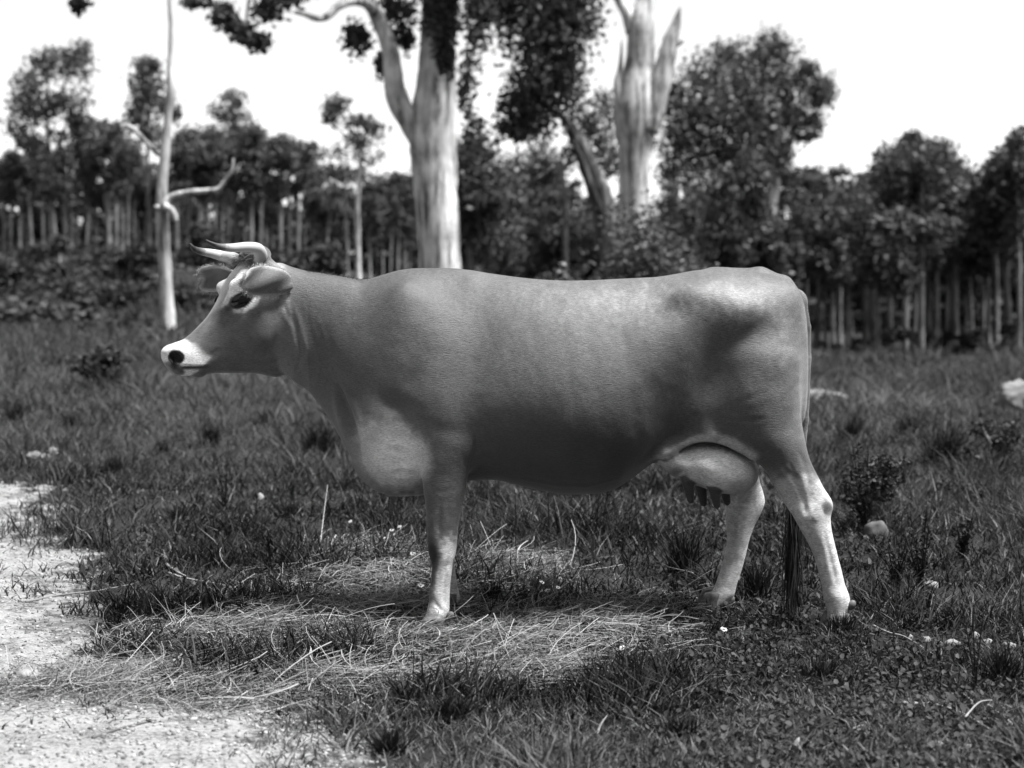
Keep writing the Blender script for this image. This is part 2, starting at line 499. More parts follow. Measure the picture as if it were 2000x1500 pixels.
# spine ridge and tail head
cap((MX(1395), 0, MZ(538)), (MX(1485), 0, MZ(540)), .022, .026, 0.03)
cap((MX(1485), 0, MZ(540)), (MX(1530), 0, MZ(556)), .026, .028, 0.03)
cap((MX(1530), 0, MZ(556)), (MX(1562), 0, MZ(592)), .028, .027, 0.02)
TAIL = [(1562, 592, .027), (1573, 640, .021), (1575, 700, .0185), (1573, 760, .0175), (1571, 820, .0165), (1566, 880, .015), (1558, 940, .013)]
for a_, b_ in zip(TAIL[:-1], TAIL[1:]):
    cap((MX(a_[0]), .01, MZ(a_[1])), (MX(b_[0]), .01, MZ(b_[1])), a_[2], b_[2], 0.006)
# brisket
ell((MX(772), 0, MZ(928)), (.08, .058, .055), 0.06)
# udder and teats
ell(P(1396, 908, 5.96), (.148, .150, .084), 0.010, rot=-10)
ell(P(1330, 902, 5.97), (.085, .12, .052), 0.04, rot=-20)
ell(P(1425, 925, 5.95), (.085, .13, .062), 0.04, rot=-10)
for (u, v, d_, ln) in [(1343, 938, 5.88, 44), (1368, 946, 6.06, 42), (1394, 950, 5.86, 42), (1414, 948, 6.05, 38)]:
    cap(P(u, v, d_), P(u + 6, v + ln - 5, d_), .022, .0125, 0.018)

# ---- head: turned a little towards the lens
YAW = R(27)
CE = math.cos(R(18))
HP = np.array([MX(510), 0.0, MZ(510)])
hf = np.array([-math.cos(YAW), -math.sin(YAW), 0.0]); hn = np.array([math.sin(YAW), -math.cos(YAW), 0.0])
ax_s = np.array([.698 / CE, -.717]); ax_s /= np.linalg.norm(ax_s)        # down the face, (forward, up)
ax_n = np.array([-ax_s[1], ax_s[0]])                                     # out of the face
SC = 1 / 560.0
def head_pt(s, nn, lat):
    p = (s * ax_s + nn * ax_n) * SC
    return HP + hf * p[0] + np.array([0, 0, p[1]]) + hn * lat
HS = np.array([
    # s    nd    nv    hw   cf   nu   nl
    [-14, 4, -40, .040, .45, 2.0, 2.0],
    [0, 18, -75, .072, .40, 2.2, 2.0],
    [25, 25, -125, .090, .33, 2.5, 1.9],
    [55, 23, -168, .101, .28, 2.7, 1.8],
    [85, 15, -190, .106, .26, 2.6, 1.7],
    [112, 6, -196, .098, .27, 2.4, 1.75],
    [135, 1, -186, .086, .30, 2.2, 1.8],
    [160, -2, -150, .073, .34, 2.1, 1.9],
    [190, -2, -118, .063, .38, 2.1, 2.0],
    [215, 1, -92, .059, .42, 2.2, 2.1],
    [238, 11, -72, .066, .45, 2.4, 2.2],
    [254, 13, -58, .066, .45, 2.5, 2.2],
    [266, 6, -46, .056, .45, 2.3, 2.2],
    [275, -8, -34, .025, .45, 2.0, 2.0]])
ss = HS[:, 0] * SC
hnd, hnv, hhw, hcf, hnu, hnl = [pchip(ss, HS[:, i] * (SC if i < 3 else 1)) for i in (1, 2, 3, 4, 5, 6)]
bx = box(-1.32, -0.6, -0.42, 0.30, 0.72, 1.36)
x, y, z = bx[3:]
X, Y, Z = x - HP[0], y - HP[1], z - HP[2]
p_ = X * hf[0] + Y * hf[1]
la = np.abs(X * hn[0] + Y * hn[1])
s_ = p_ * ax_s[0] + Z * ax_s[1]
n_ = p_ * ax_n[0] + Z * ax_n[1]
sel = (s_ > ss[0]) & (s_ < ss[-1])
sv, nv_, lv = s_[sel].astype(float), n_[sel].astype(float), np.broadcast_to(la, s_.shape)[sel].astype(float)
nd, nb = hnd(sv), hnv(sv)
cc = nd - (nd - nb) * hcf(sv)
dn = nv_ - cc
hh = np.where(dn > 0, nd - cc, cc - nb); ex = np.where(dn > 0, hnu(sv), hnl(sv))
kk_ = ((lv / hhw(sv)) ** ex + (np.abs(dn) / hh) ** ex) ** (1 / ex)
rr = np.sqrt(lv ** 2 + dn ** 2) + 1e-5
f = np.full(s_.shape, 0.2, np.float32)
f[sel] = rr * (1 - 1 / np.maximum(kk_, .05))
union(bx, f, 0.03)
for s in (-1, 1):
    ell(head_pt(78, 8 if s > 0 else 4, s * .086), (.034, .026, .030) if s > 0 else (.03, .022, .024), 0.03, yaw=YAW)            # brow
    ell(head_pt(100, -70, s * .072), (.06, .035, .075), 0.04, yaw=YAW)          # cheek
    ell(head_pt(249, -6, s * .046), (.030, .024, .030), 0.02, yaw=YAW)         # nostril wing
    ell(head_pt(12, -12, s * .082), (.034, .04, .034), 0.02, yaw=YAW)           # ear root
    ell(head_pt(5, 16, s * .072), (.030, .036, .028), 0.02, yaw=YAW)            # horn bud
ell(head_pt(-2, 16, 0), (.05, .06, .035), 0.03, yaw=YAW)                        # poll
ell(head_pt(243, -66, 0), (.026, .038, .012), 0.010, yaw=YAW)                   # lower lip and chin
# hollows: nostril, mouth line, eye socket
def dig(c, r, kk, rot=None, yaw=0.0):
    c = np.asarray(c, float); r = np.asarray(r, float); m = r.max() + .05
    bx = box(c[0] - m, c[0] + m, c[1] - m, c[1] + m, c[2] - m, c[2] + m)
    x, y, z = bx[3:]
    X, Y, Z = x - c[0], y - c[1], z - c[2]
    if yaw: X, Y = X * math.cos(yaw) + Y * math.sin(yaw), -X * math.sin(yaw) + Y * math.cos(yaw)
    if rot:
        ca, sa = math.cos(R(rot)), math.sin(R(rot)); X, Z = X * ca + Z * sa, -X * sa + Z * ca
    k0 = np.sqrt((X / r[0]) ** 2 + (Y / r[1]) ** 2 + (Z / r[2]) ** 2)
    k1 = np.sqrt((X / r[0] ** 2) ** 2 + (Y / r[1] ** 2) ** 2 + (Z / r[2] ** 2) ** 2) + 1e-6
    g = -k0 * (k0 - 1) / k1
    F[bx[0], bx[1], bx[2]] = -smin(-F[bx[0], bx[1], bx[2]], -g.astype(np.float32), kk)
for s in (-1, 1):
    dig(head_pt(264, -16, s * .056), (.012, .020, .020), 0.006, yaw=YAW)
    dig(head_pt(255, -5, s * .064), (.025, .030, .018), 0.006, yaw=YAW, rot=-35)

# ---- surface nets
def surface_nets(F, org, h):
    ins = F < 0
    c = np.zeros(tuple(np.array(F.shape) - 1), np.uint8)
    sl = [slice(0, -1), slice(1, None)]
    for i in (0, 1):
        for j in (0, 1):
            for k in (0, 1):
                c += ins[sl[i], sl[j], sl[k]]
    act = (c > 0) & (c < 8)
    idx = np.argwhere(act)
    vid = np.full(act.shape, -1, np.int32)
    vid[act] = np.arange(len(idx))
    acc = np.zeros((len(idx), 3)); cnt = np.zeros(len(idx))
    for axis in range(3):
        o1, o2 = [a for a in range(3) if a != axis]
        for i in (0, 1):
            for j in (0, 1):
                a = idx.copy(); a[:, o1] += i; a[:, o2] += j
                b2 = a.copy(); b2[:, axis] += 1
                fa = F[a[:, 0], a[:, 1], a[:, 2]]; fb = F[b2[:, 0], b2[:, 1], b2[:, 2]]
                m = (fa < 0) != (fb < 0)
                t = np.where(m, fa / np.where(m, fa - fb, 1), 0)
                pt = a.astype(float); pt[:, axis] += t
                acc[m] += pt[m]; cnt[m] += 1
    co = org + acc / cnt[:, None] * h
    quads = []
    for axis in range(3):
        o1, o2 = [(1, 2), (2, 0), (0, 1)][axis]
        sa = [slice(None)] * 3; sb = [slice(None)] * 3
        sa[axis] = slice(0, -1); sb[axis] = slice(1, None)
        A, B2 = ins[tuple(sa)], ins[tuple(sb)]
        ch = np.argwhere(A != B2)
        ch = ch[(ch[:, o1] > 0) & (ch[:, o2] > 0) & (ch[:, o1] < F.shape[o1] - 1) & (ch[:, o2] < F.shape[o2] - 1)]
        sg = A[ch[:, 0], ch[:, 1], ch[:, 2]]
        def g(d1, d2):
            q = ch.copy(); q[:, o1] += d1; q[:, o2] += d2
            return vid[q[:, 0], q[:, 1], q[:, 2]]
        q = np.stack([g(-1, -1), g(0, -1), g(0, 0), g(-1, 0)], 1)
        q[~sg] = q[~sg][:, ::-1]
        quads.append(q)
    return co, np.concatenate(quads)

V, Q = surface_nets(F, np.array([gx[0], gy[0], gz[0]], float), VOX)
del F

def vert_normals(V, Q):
    fn = np.cross(V[Q[:, 2]] - V[Q[:, 0]], V[Q[:, 3]] - V[Q[:, 1]])
    N = np.zeros_like(V)
    for i in range(4): np.add.at(N, Q[:, i], fn)
    return N / (np.linalg.norm(N, axis=1)[:, None] + 1e-12)
def relax(V, Q, it, lam=0.5):
    e = np.concatenate([Q[:, [0, 1]], Q[:, [1, 2]], Q[:, [2, 3]], Q[:, [3, 0]]])
    for k in range(it):
        A = np.zeros_like(V); cn = np.zeros(len(V))
        for ax in range(3):
            A[:, ax] = np.bincount(e[:, 0], V[e[:, 1], ax], len(V)) + np.bincount(e[:, 1], V[e[:, 0], ax], len(V))
        cn = np.bincount(e[:, 0], minlength=len(V)) + np.bincount(e[:, 1], minlength=len(V))
        L = A / cn[:, None] - V
        V = V + (lam if k % 2 == 0 else -lam * 1.02) * L
    return V
V = relax(V, Q, 8)
_m = (sstep(-.55, -.42, V[:, 0]) * sstep(1.0, .9, V[:, 0]) * sstep(.58, .86, V[:, 2]) * sstep(.05, .10, np.abs(V[:, 1])))[:, None]
_e = np.concatenate([Q[:, [0, 1]], Q[:, [1, 2]], Q[:, [2, 3]], Q[:, [3, 0]]]); _cn = (np.bincount(_e[:, 0], minlength=len(V)) + np.bincount(_e[:, 1], minlength=len(V)))[:, None]
for _ in range(70):                                     # even out the large forms of the trunk
    A_ = np.stack([np.bincount(_e[:, 0], V[_e[:, 1], a], len(V)) + np.bincount(_e[:, 1], V[_e[:, 0], a], len(V)) for a in range(3)], 1)
    V = V + .5 * _m * (A_ / _cn - V)
N = vert_normals(V, Q)

# side coordinates of every point of the skin (both flanks share the near flank's map)
dn_ = DIST - np.abs(V[:, 1]); 
dn_ = np.where(V[:, 0] < -0.72, DIST + V[:, 1], dn_)
U_ = 1000 + V[:, 0] * FPX / dn_
V_ = 510 + (EYE - V[:, 2]) * FPX / dn_
side_w = sstep(0.15, 0.6, np.abs(N[:, 1]))

def seg_dist(pts, ux, vx):
    best = np.full(len(ux), 1e9)
    for (a, b2) in zip(pts[:-1], pts[1:]):
        a = np.array(a, float); b2 = np.array(b2, float); dv = b2 - a
        t = np.clip(((ux - a[0]) * dv[0] + (vx - a[1]) * dv[1]) / (dv @ dv + 1e-9), 0, 1)
        best = np.minimum(best, np.hypot(ux - a[0] - t * dv[0], vx - a[1] - t * dv[1]))
    return best
def blob(u, v, su, sv, rot=0):
    ca, sa = math.cos(R(rot)), math.sin(R(rot))
    du, dv = U_ - u, V_ - v
    a, b2 = du * ca + dv * sa, -du * sa + dv * ca
    return np.exp(-(a / su) ** 2 - (b2 / sv) ** 2)
disp = np.zeros(len(V))
def dent(mm, u, v, su, sv, rot=0):
    global disp
    disp -= mm * 1e-3 * blob(u, v, su, sv, rot) * side_w
def crease(mm, wpx, pts, lip=0.5):
    """a fold that is deepest half way along and dies out at both ends"""
    global disp
    pts = [np.array(q_, float) for q_ in pts]
    Ls = [np.linalg.norm(b2 - a) for a, b2 in zip(pts[:-1], pts[1:])]; tot = sum(Ls); acc = 0
    best = np.full(len(U_), 1e9); tt = np.zeros(len(U_))
    for a, b2, L_ in zip(pts[:-1], pts[1:], Ls):
        dv = b2 - a
        t = np.clip(((U_ - a[0]) * dv[0] + (V_ - a[1]) * dv[1]) / (dv @ dv + 1e-9), 0, 1)
        dd = np.hypot(U_ - a[0] - t * dv[0], V_ - a[1] - t * dv[1])
        m = dd < best
        best = np.where(m, dd, best); tt = np.where(m, (acc + t * L_) / tot, tt); acc += L_
    tp = np.sin(np.pi * np.clip(tt, 0, 1)) ** .8
    w_ = wpx * (.45 + .55 * tp)
    disp += tp * (-mm * np.exp(-(best / w_) ** 2) + lip * mm * .8 * np.exp(-((best - 2.0 * w_) / w_) ** 2)) * 1e-3 * side_w
# large forms of the flank
dent(14, 1385, 690, 34, 85, 0)         # hollow before the thigh
dent(9, 1452, 662, 55, 20, -33)
dent(6, 1290, 605, 55, 30)             # hunger hollow
dent(-6, 1452, 600, 40, 24)
dent(-8, 1470, 800, 60, 70)            # thigh muscle
dent(5, 1400, 800, 50, 40, 25)
dent(10, 1290, 800, 60, 70, 20)
dent(9, 930, 700, 30, 120, 8)          # behind the shoulder
dent(14, 772, 792, 42, 18, 28)
dent(8, 800, 745, 20, 45, 25)
dent(4, 875, 842, 46, 16, 8)
dent(-6, 850, 780, 50, 60)
dent(8, 640, 720, 20, 90, -25)
for k_, u in enumerate(range(1000, 1270, 38)):          # ribs, barely there
    disp -= (.5e-3 + .5e-3 * math.sin(k_ * 2.3)) * np.exp(-((U_ - u - 6 * math.sin(k_ * 1.7) - 0.12 * (V_ - 700)) / 9) ** 2) * sstep(590, 660, V_) * sstep(880, 800, V_) * side_w
# folds and creases
crease(16, 8, [(656, 745), (668, 775), (682, 815), (694, 855), (704, 890)], lip=.6)
crease(12, 6, [(755, 876), (770, 878), (795, 884), (812, 905)])
crease(10, 5, [(762, 926), (780, 922), (805, 924), (818, 932)])
crease(2.5, 5, [(926, 842), (931, 862), (925, 895), (915, 920)])
for o_ in (0, 7, 14, 21):
    crease(2.2, 2.6, [(903 + o_ * .8, 885), (906 + o_ * .7, 905), (914 + o_ * .3, 922)])
crease(1.6, 5, [(1420, 818), (1455, 822), (1500, 816)])
crease(.8, 6, [(1430, 790), (1470, 776), (1510, 760)])
crease(4, 6, [(1560, 880), (1575, 910), (1580, 950)])
crease(3, 4, [(1520, 905), (1545, 930), (1560, 960)])
crease(4, 5, [(1575, 985), (1570, 1010)])
for o_, mm in ((2, 1.2), (13, 1.6), (27, .9), (44, .7)):
    crease(mm, 5, [(583 + o_, 585 + o_), (592 + o_, 640), (606 + o_ * 1.2, 690 + .5 * o_)])
crease(5, 5, [(566, 590), (578, 640), (590, 690), (578, 728)])
crease(3, 4, [(870, 1105), (867, 1150), (866, 1192)])
crease(3, 4, [(1608, 1035), (1622, 1090), (1636, 1150)])
crease(3, 5, [(1540, 900), (1556, 940), (1572, 985), (1580, 1010)])
crease(3, 5, [(1450, 990), (1448, 1040), (1440, 1100)])
crease(4, 4, [(848, 1172), (858, 1190), (872, 1198)], lip=.2)
crease(1.2, 5, [(846, 955), (866, 962), (890, 952)])
crease(2.5, 6, [(860, 970), (856, 1020), (858, 1060)])
# loose skin and muscle: the flank is never quite even
disp += side_w * np.where(U_ > 560, 1, .35) * 1e-3 * (4.0 * (vnoise(U_ / 75, V_ / 95 + 3) - .5) + 2.2 * (vnoise(U_ / 31 + 9, V_ / 42) - .5) + 1.0 * (vnoise(U_ / 12, V_ / 15 + 5) - .5))
# veins of the lower belly and udder
for pts in ([(1010, 935), (1080, 948), (1150, 950), (1210, 935)],):
    crease(-3, 4, pts, lip=0)
# face
crease(6, 3.4, [(326, 728), (340, 723), (358, 718), (380, 719), (402, 717), (412, 718)], lip=.5)     # mouth
crease(3, 6, [(440, 605), (420, 620), (395, 650)], lip=.3)
crease(3, 7, [(402, 700), (420, 690), (432, 682)], lip=.3)
crease(3, 7, [(420, 708), (470, 712), (530, 712), (560, 700)], lip=.4)
crease(3, 5, [(545, 575), (556, 600), (575, 640)], lip=.4)
V = V + N * disp[:, None]
V = relax(V, Q, 2)
N = vert_normals(V, Q)

# ---- coat: fawn with pale and dark points, plus painted back light and belly shade
nz1 = vnoise(U_ * .02 + 9, V_ * .02, 1.0); nz2 = vnoise(U_ * .07, V_ * .07 + 4, 1.0)
jig = (nz1 - .5) * 26 + (nz2 - .5) * 14
coat = np.full(len(V), 0.30)
def paint(val, wgt):
    global coat
    coat = coat * (1 - wgt) + val * wgt
paint(.095, np.clip(blob(1110, 885, 235, 85, 4) * 1.2, 0, 1) * .85)                                  # darker barrel, deepened by belly shade painted in
paint(.22, blob(640, 610, 80, 170, -15) * .8)                                  # darker neck
paint(.13, sstep(16, 2, seg_dist([(600, 530), (660, 538), (705, 545)], U_, V_)) * .7)   # dark crest
paint(.19, sstep(960, 860, U_ + jig) * sstep(840, 760, V_) * (U_ > 560) * .8)               # darker forequarters
paint(.40, blob(1270, 585, 240, 46) * .7)                                      # overhead light along the back, painted as paler coat
paint(.40, blob(1450, 590, 80, 40) * .7)  # rump highlight painted into the coat
paint(.36, sstep(1490, 1560, U_ + jig) * sstep(900, 840, V_) * .8)  # light on the rear edge, painted as paler coat
paint(.88, np.clip(blob(772, 890, 54, 46, 25) * 1.35, 0, 1))                                   # pale brisket
paint(.50, blob(722, 842, 26, 36) * .8)
low = sstep(0, 40, V_ + jig - 985)
front = (U_ < 1000)
paint(.66, np.where(front, sstep(1030, 1090, V_ + jig * .8), sstep(890, 985, V_ + jig) * sstep(1385, 1420, U_)))
paint(.30, np.where(front, sstep(858, 842, U_ + .4 * jig) * sstep(1010, 1050, V_) * sstep(1215, 1160, V_) * .8, 0))
paint(.04, np.where(front, np.clip(blob(843, 1084, 15, 28) * 1.3, 0, 1), 0))                        # dark knee
paint(.16, np.where(front, 0, blob(1616, 992, 12, 16)) * .9)                   # rubbed hock
paint(.30, np.where(front, 0, blob(1592, 1015, 14, 14)) * .7)
paint(.30, np.where(~front, blob(1600, 1055, 12, 8), 0) * .6)
paint(.50, sstep(24, 4, seg_dist([(1225, 945), (1300, 890), (1350, 866), (1390, 854), (1430, 866), (1468, 890)], U_, V_)) * side_w * .8)
# udder and teats: pale skin, dark teats
inud = (np.abs(V[:, 1]) < .17) & (U_ > 1270) & (U_ < 1490) & (V[:, 2] < MZ(852)) & (V[:, 2] > MZ(1005)) & (V_ > 862)
def ek(c, r_, rot):
    D = V - c; ca, sa = math.cos(R(rot)), math.sin(R(rot))
    return np.sqrt(((D[:, 0] * ca + D[:, 2] * sa) / r_[0]) ** 2 + (D[:, 1] / r_[1]) ** 2 + ((-D[:, 0] * sa + D[:, 2] * ca) / r_[2]) ** 2)
uk = np.minimum(ek(P(1396, 908, 5.96), (.148, .150, .084), -10), ek(P(1330, 902, 5.97), (.085, .12, .052), -20))
udw = sstep(1.16, 1.04, uk)
paint(.84, udw)
paint(.24, udw * blob(1318, 925, 44, 24) * .8)
paint(.45, udw * sstep(930, 955, V_) * .6)
tv = sstep(940, 962, 510 + (EYE - V[:, 2]) * 560) * ((V[:, 0] > MX(1320)) & (V[:, 0] < MX(1432)) & (np.abs(V[:, 1]) < .175) & (V[:, 2] > MZ(1010)))
legmask = np.zeros(len(V), bool)
nearteat = np.zeros(len(V))
for (u, v, d_, ln) in [(1343, 938, 5.88, 44), (1368, 946, 6.06, 42), (1394, 950, 5.86, 42), (1414, 948, 6.05, 38)]:
    a, b2 = P(u, v + 6, d_), P(u + 6, v + ln, d_); dv = b2 - a
    t = np.clip(((V - a) @ dv) / (dv @ dv), 0, 1)
    nearteat = np.maximum(nearteat, sstep(.034, .022, np.linalg.norm(V - a - t[:, None] * dv, axis=1)))
paint(.15, nearteat)
# tail
paint(.26, ((U_ > 1556) & (np.abs(V[:, 1]) < .04) & (V[:, 0] > 1.0)) * .8 * sstep(700, 640, V_))
# head points (distances measured on the head itself)
Hh = V - HP
hp_ = Hh @ hf; hl_ = Hh @ hn
hs_ = (hp_ * ax_s[0] + Hh[:, 2] * ax_s[1]) / SC; hq_ = (hp_ * ax_n[0] + Hh[:, 2] * ax_n[1]) / SC
onhead = (V[:, 0] < -0.70) & (hs_ > -30)
def hpaint(val, wgt): paint(val, np.where(onhead, wgt, 0))
nj = (vnoise(hs_ * .05, hq_ * .05) - .5) * 14
hpaint(.30, sstep(20, 60, hs_) * .85)
hpaint(.26, np.exp(-(hl_ / .045) ** 2) * sstep(-40, 10, hq_) * .8)
hpaint(.15, sstep(28, 0, np.abs(hs_ - 20)) * sstep(-10, 10, hq_) * .8)                       # dark poll
ed = np.hypot((hs_ - 84) / 47, (hq_ - 1) / 37)
hpaint(.85, sstep(1.15, .75, ed + nj * .012) * sstep(.03, .07, np.abs(hl_)) * np.where(hl_ > 0, 1, .45))                 # pale eye ring
ed2 = np.hypot(((hs_ - 92) * .97 + (hq_ + 13) * .24) / 27, (-(hs_ - 92) * .24 + (hq_ + 13) * .97) / 16.5)
hpaint(.02, sstep(1.0, .75, ed2) * sstep(.05, .08, np.abs(hl_)))                             # dark lids
hpaint(.09, np.exp(-((hs_ - 121) / 11) ** 2 - ((hq_ + 10) / 9) ** 2) * sstep(.03, .06, np.abs(hl_)))   # tear mark
hpaint(.62, sstep(207, 224, hs_ + nj + .10 * np.abs(hq_)) * sstep(-60, -48, hq_))            # mealy muzzle
hpaint(.09, sstep(258, 265, hs_ + nj * .2) * sstep(2, -8, hq_) * sstep(-46, -36, hq_))                           # dark nose pad
for s in (-1, 1):
    dd = np.linalg.norm((V - head_pt(255, -5, s * .058)) * [1, .8, 1.15], axis=1)
    hpaint(.012, sstep(.031, .024, dd))
hpaint(.10, np.exp(-(seg_dist([(340, 723), (358, 719), (380, 719), (404, 717)], U_, V_) / 3.0) ** 2) * (hl_ > -.02))
hpaint(.24, np.exp(-((hs_ - 240) / 22) ** 2) * sstep(-56, -66, hq_) * .9)
paint(.42, np.where((U_ < 600) & (U_ > 530), np.exp(-(seg_dist([(545, 515), (558, 560), (560, 600)], U_, V_) / 14) ** 2) * .8, 0))
nz3 = vnoise(U_ * .16 + 3, V_ * .16, 1.0)
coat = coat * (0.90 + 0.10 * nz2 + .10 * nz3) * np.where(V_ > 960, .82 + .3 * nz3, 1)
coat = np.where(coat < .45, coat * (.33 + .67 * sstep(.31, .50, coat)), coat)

M_coat, n, l, b = mat_new('coat_hair', 0.52, 0.5)
b.inputs['Sheen Weight'].default_value = 0.25; b.inputs['Sheen Roughness'].default_value = 0.4
at = n.new('ShaderNodeAttribute'); at.attribute_name = 'coat'
tc = n.new('ShaderNodeTexCoord')
mp = n.new('ShaderNodeMapping'); mp.inputs['Scale'].default_value = (75, 150, 400); mp.inputs['Rotation'].default_value = (0, R(-28), 0)
h1 = n.new('ShaderNodeTexNoise'); h1.inputs['Scale'].default_value = 1.0; h1.inputs['Detail'].default_value = 4; h1.inputs['Roughness'].default_value = 0.7
h2 = n.new('ShaderNodeTexNoise'); h2.inputs['Scale'].default_value = 16; h2.inputs['Detail'].default_value = 5
l.new(tc.outputs['Object'], mp.inputs['Vector']); l.new(mp.outputs['Vector'], h1.inputs['Vector']); l.new(tc.outputs['Object'], h2.inputs['Vector'])
m1 = n.new('ShaderNodeMapRange'); m1.inputs['From Min'].default_value = .25; m1.inputs['From Max'].default_value = .75; m1.inputs['To Min'].default_value = .40; m1.inputs['To Max'].default_value = 1.62
l.new(h1.outputs['Fac'], m1.inputs['Value'])
m2 = n.new('ShaderNodeMapRange'); m2.inputs['From Min'].default_value = .3; m2.inputs['From Max'].default_value = .7; m2.inputs['To Min'].default_value = .92; m2.inputs['To Max'].default_value = 1.08
l.new(h2.outputs['Fac'], m2.inputs['Value'])
u1 = n.new('ShaderNodeMath'); u1.operation = 'MULTIPLY'; u2 = n.new('ShaderNodeMath'); u2.operation = 'MULTIPLY'
l.new(at.outputs['Fac'], u1.inputs[0]); l.new(m1.outputs['Result'], u1.inputs[1]); l.new(u1.outputs[0], u2.inputs[0]); l.new(m2.outputs['Result'], u2.inputs[1])
l.new(u2.outputs[0], b.inputs['Base Color'])
bp = n.new('ShaderNodeBump'); bp.inputs['Strength'].default_value = 0.5; bp.inputs['Distance'].default_value = 0.004
l.new(h1.outputs['Fac'], bp.inputs['Height']); l.new(bp.outputs['Normal'], b.inputs['Normal'])

cow = empty('cow', (0, 0, 0))
tag(cow, 'fawn dairy cow with short forward horns standing in profile facing left', 'cow')
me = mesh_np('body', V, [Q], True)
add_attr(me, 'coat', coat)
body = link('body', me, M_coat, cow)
BODY_V, BODY_N, BODY_COAT = V, N, coat
def coat_attr(me, val): add_attr(me, 'coat', val)

# ---- eyes
M_eye, n, l, b = mat_new('eye_wet', 0.10, 0.45); b.inputs['Base Color'].default_value = (.008, .008, .008, 1)
for s in (1, -1):
    near_ = (np.hypot(hs_ - 92, hq_ + 13) < 7) & (np.sign(hl_) == s) & onhead
    c = head_pt(92, -13, float(np.median(hl_[near_])) - s * .004)
    import bmesh
    bm = bmesh.new(); bmesh.ops.create_uvsphere(bm, u_segments=24, v_segments=16, radius=1.0)
    me = bpy.data.meshes.new('eye'); bm.to_mesh(me); bm.free()
    me.polygons.foreach_set('use_smooth', np.ones(len(me.polygons), bool))
    e = link('eye', me, M_eye, cow)
    e.location = c; e.scale = (.040, .0175, .0255); e.rotation_euler = (0, R(-27), YAW)
# ---- horns
M_horn, n, l, b = mat_new('horn', 0.45, 0.4)
at = n.new('ShaderNodeAttribute'); at.attribute_name = 'tone'
nt = n.new('ShaderNodeTexNoise'); nt.inputs['Scale'].default_value = 60; nt.inputs['Detail'].default_value = 5
tc = n.new('ShaderNodeTexCoord'); l.new(tc.outputs['Object'], nt.inputs['Vector'])
ma = n.new('ShaderNodeMath'); ma.operation = 'MULTIPLY_ADD'; ma.inputs[1].default_value = .5
sb = n.new('ShaderNodeMath'); sb.operation = 'SUBTRACT'; sb.inputs[1].default_value = .25
l.new(nt.outputs['Fac'], ma.inputs[0]); l.new(at.outputs['Fac'], sb.inputs[0]); l.new(sb.outputs[0], ma.inputs[2])
rp = ramp(n, [(0.0, .46), (.45, .36), (.65, .14), (1.0, .02)])
l.new(ma.outputs[0], rp.inputs['Fac']); l.new(rp.outputs['Color'], b.inputs['Base Color'])
def horn(rows):
    p = np.array([list(P(u, v, d)) + [r_ * d / FPX] for (u, v, d, r_) in rows])
    p = spline(p, 30)
    t = np.linspace(0, 1, 30)
    co, qd, tr = tube(p[:, :3], p[:, 3], 16)
    tone = np.concatenate([np.repeat(.62 * sstep(.3, 0.0, t) + sstep(.42, .85, t), 16), [0.6, 1]])
    me = mesh_np('horn', co, [qd, tr], True); add_attr(me, 'tone', tone)
    return link('horn', me, M_horn, cow)
horn([(507, 512, 5.93, 15), (509, 499, 5.90, 13.5), (503, 486, 5.86, 11.5), (482, 482, 5.80, 9.5), (455, 484, 5.76, 8.6), (430, 482, 5.72, 6.5), (412, 475, 5.70, 4), (402, 469, 5.69, 1.8)])
horn([(466, 512, 6.08, 14), (452, 504, 6.10, 12.5), (434, 500, 6.12, 10.5), (414, 495, 6.10, 8.6), (393, 491, 6.06, 7), (378, 485, 6.03, 5.0), (371, 476, 6.02, 2.2)])
# ---- ears
EARW = pchip([0, .12, .35, .62, .8, .92, 1.0], [.45, .72, .96, 1.0, .95, .80, .42])
def ear(root, tip, half_w, up, bend, val_rim, val_in):
    root, tip, up = np.array(root), np.array(tip), np.array(up, float)
    ax = tip - root; L = np.linalg.norm(ax); a = ax / L
    up = up - a * (up @ a); up /= np.linalg.norm(up)
    nr = np.cross(a, up)
    nu_, nv2 = 22, 15
    co, ct = [], []
    for i in range(nu_):
        t = i / (nu_ - 1)
        wd = half_w * float(EARW(t))
        for j in range(nv2):
            s = -1 + 2 * j / (nv2 - 1)
            cup = bend * (1 - s * s) * (1 - .35 * t)
            droop = -.012 * t * t
            co.append(root + a * L * t * (1 - .04 * s * s) + up * (wd * s + droop) + nr * (cup + .006 * math.sin(9 * t + 3 * s)))
            ct.append(val_in + (val_rim - val_in) * max(sstep(.72, .98, abs(s)), sstep(.86, .99, t)))
    idx = np.arange(nu_ * nv2).reshape(nu_, nv2)
    q = np.stack([idx[:-1, :-1], idx[1:, :-1], idx[1:, 1:], idx[:-1, 1:]], -1).reshape(-1, 4)
    me = mesh_np('ear', co, [q], True); coat_attr(me, np.array(ct))
    o = link('ear', me, M_coat, cow)
    m = o.modifiers.new('thick', 'SOLIDIFY'); m.thickness = .009; m.offset = 0
    m = o.modifiers.new('sub', 'SUBSURF'); m.levels = 1; m.render_levels = 2
    return o
EAR_N = ear(P(564, 554, 5.94), P(471, 539, 5.76), .051, (.25, 0, 1), -.022, .36, .10)
EAR_F = ear(P(458, 545, 6.06), P(385, 540, 6.20), .048, (-.10, 0, 1), .028, .40, .09)
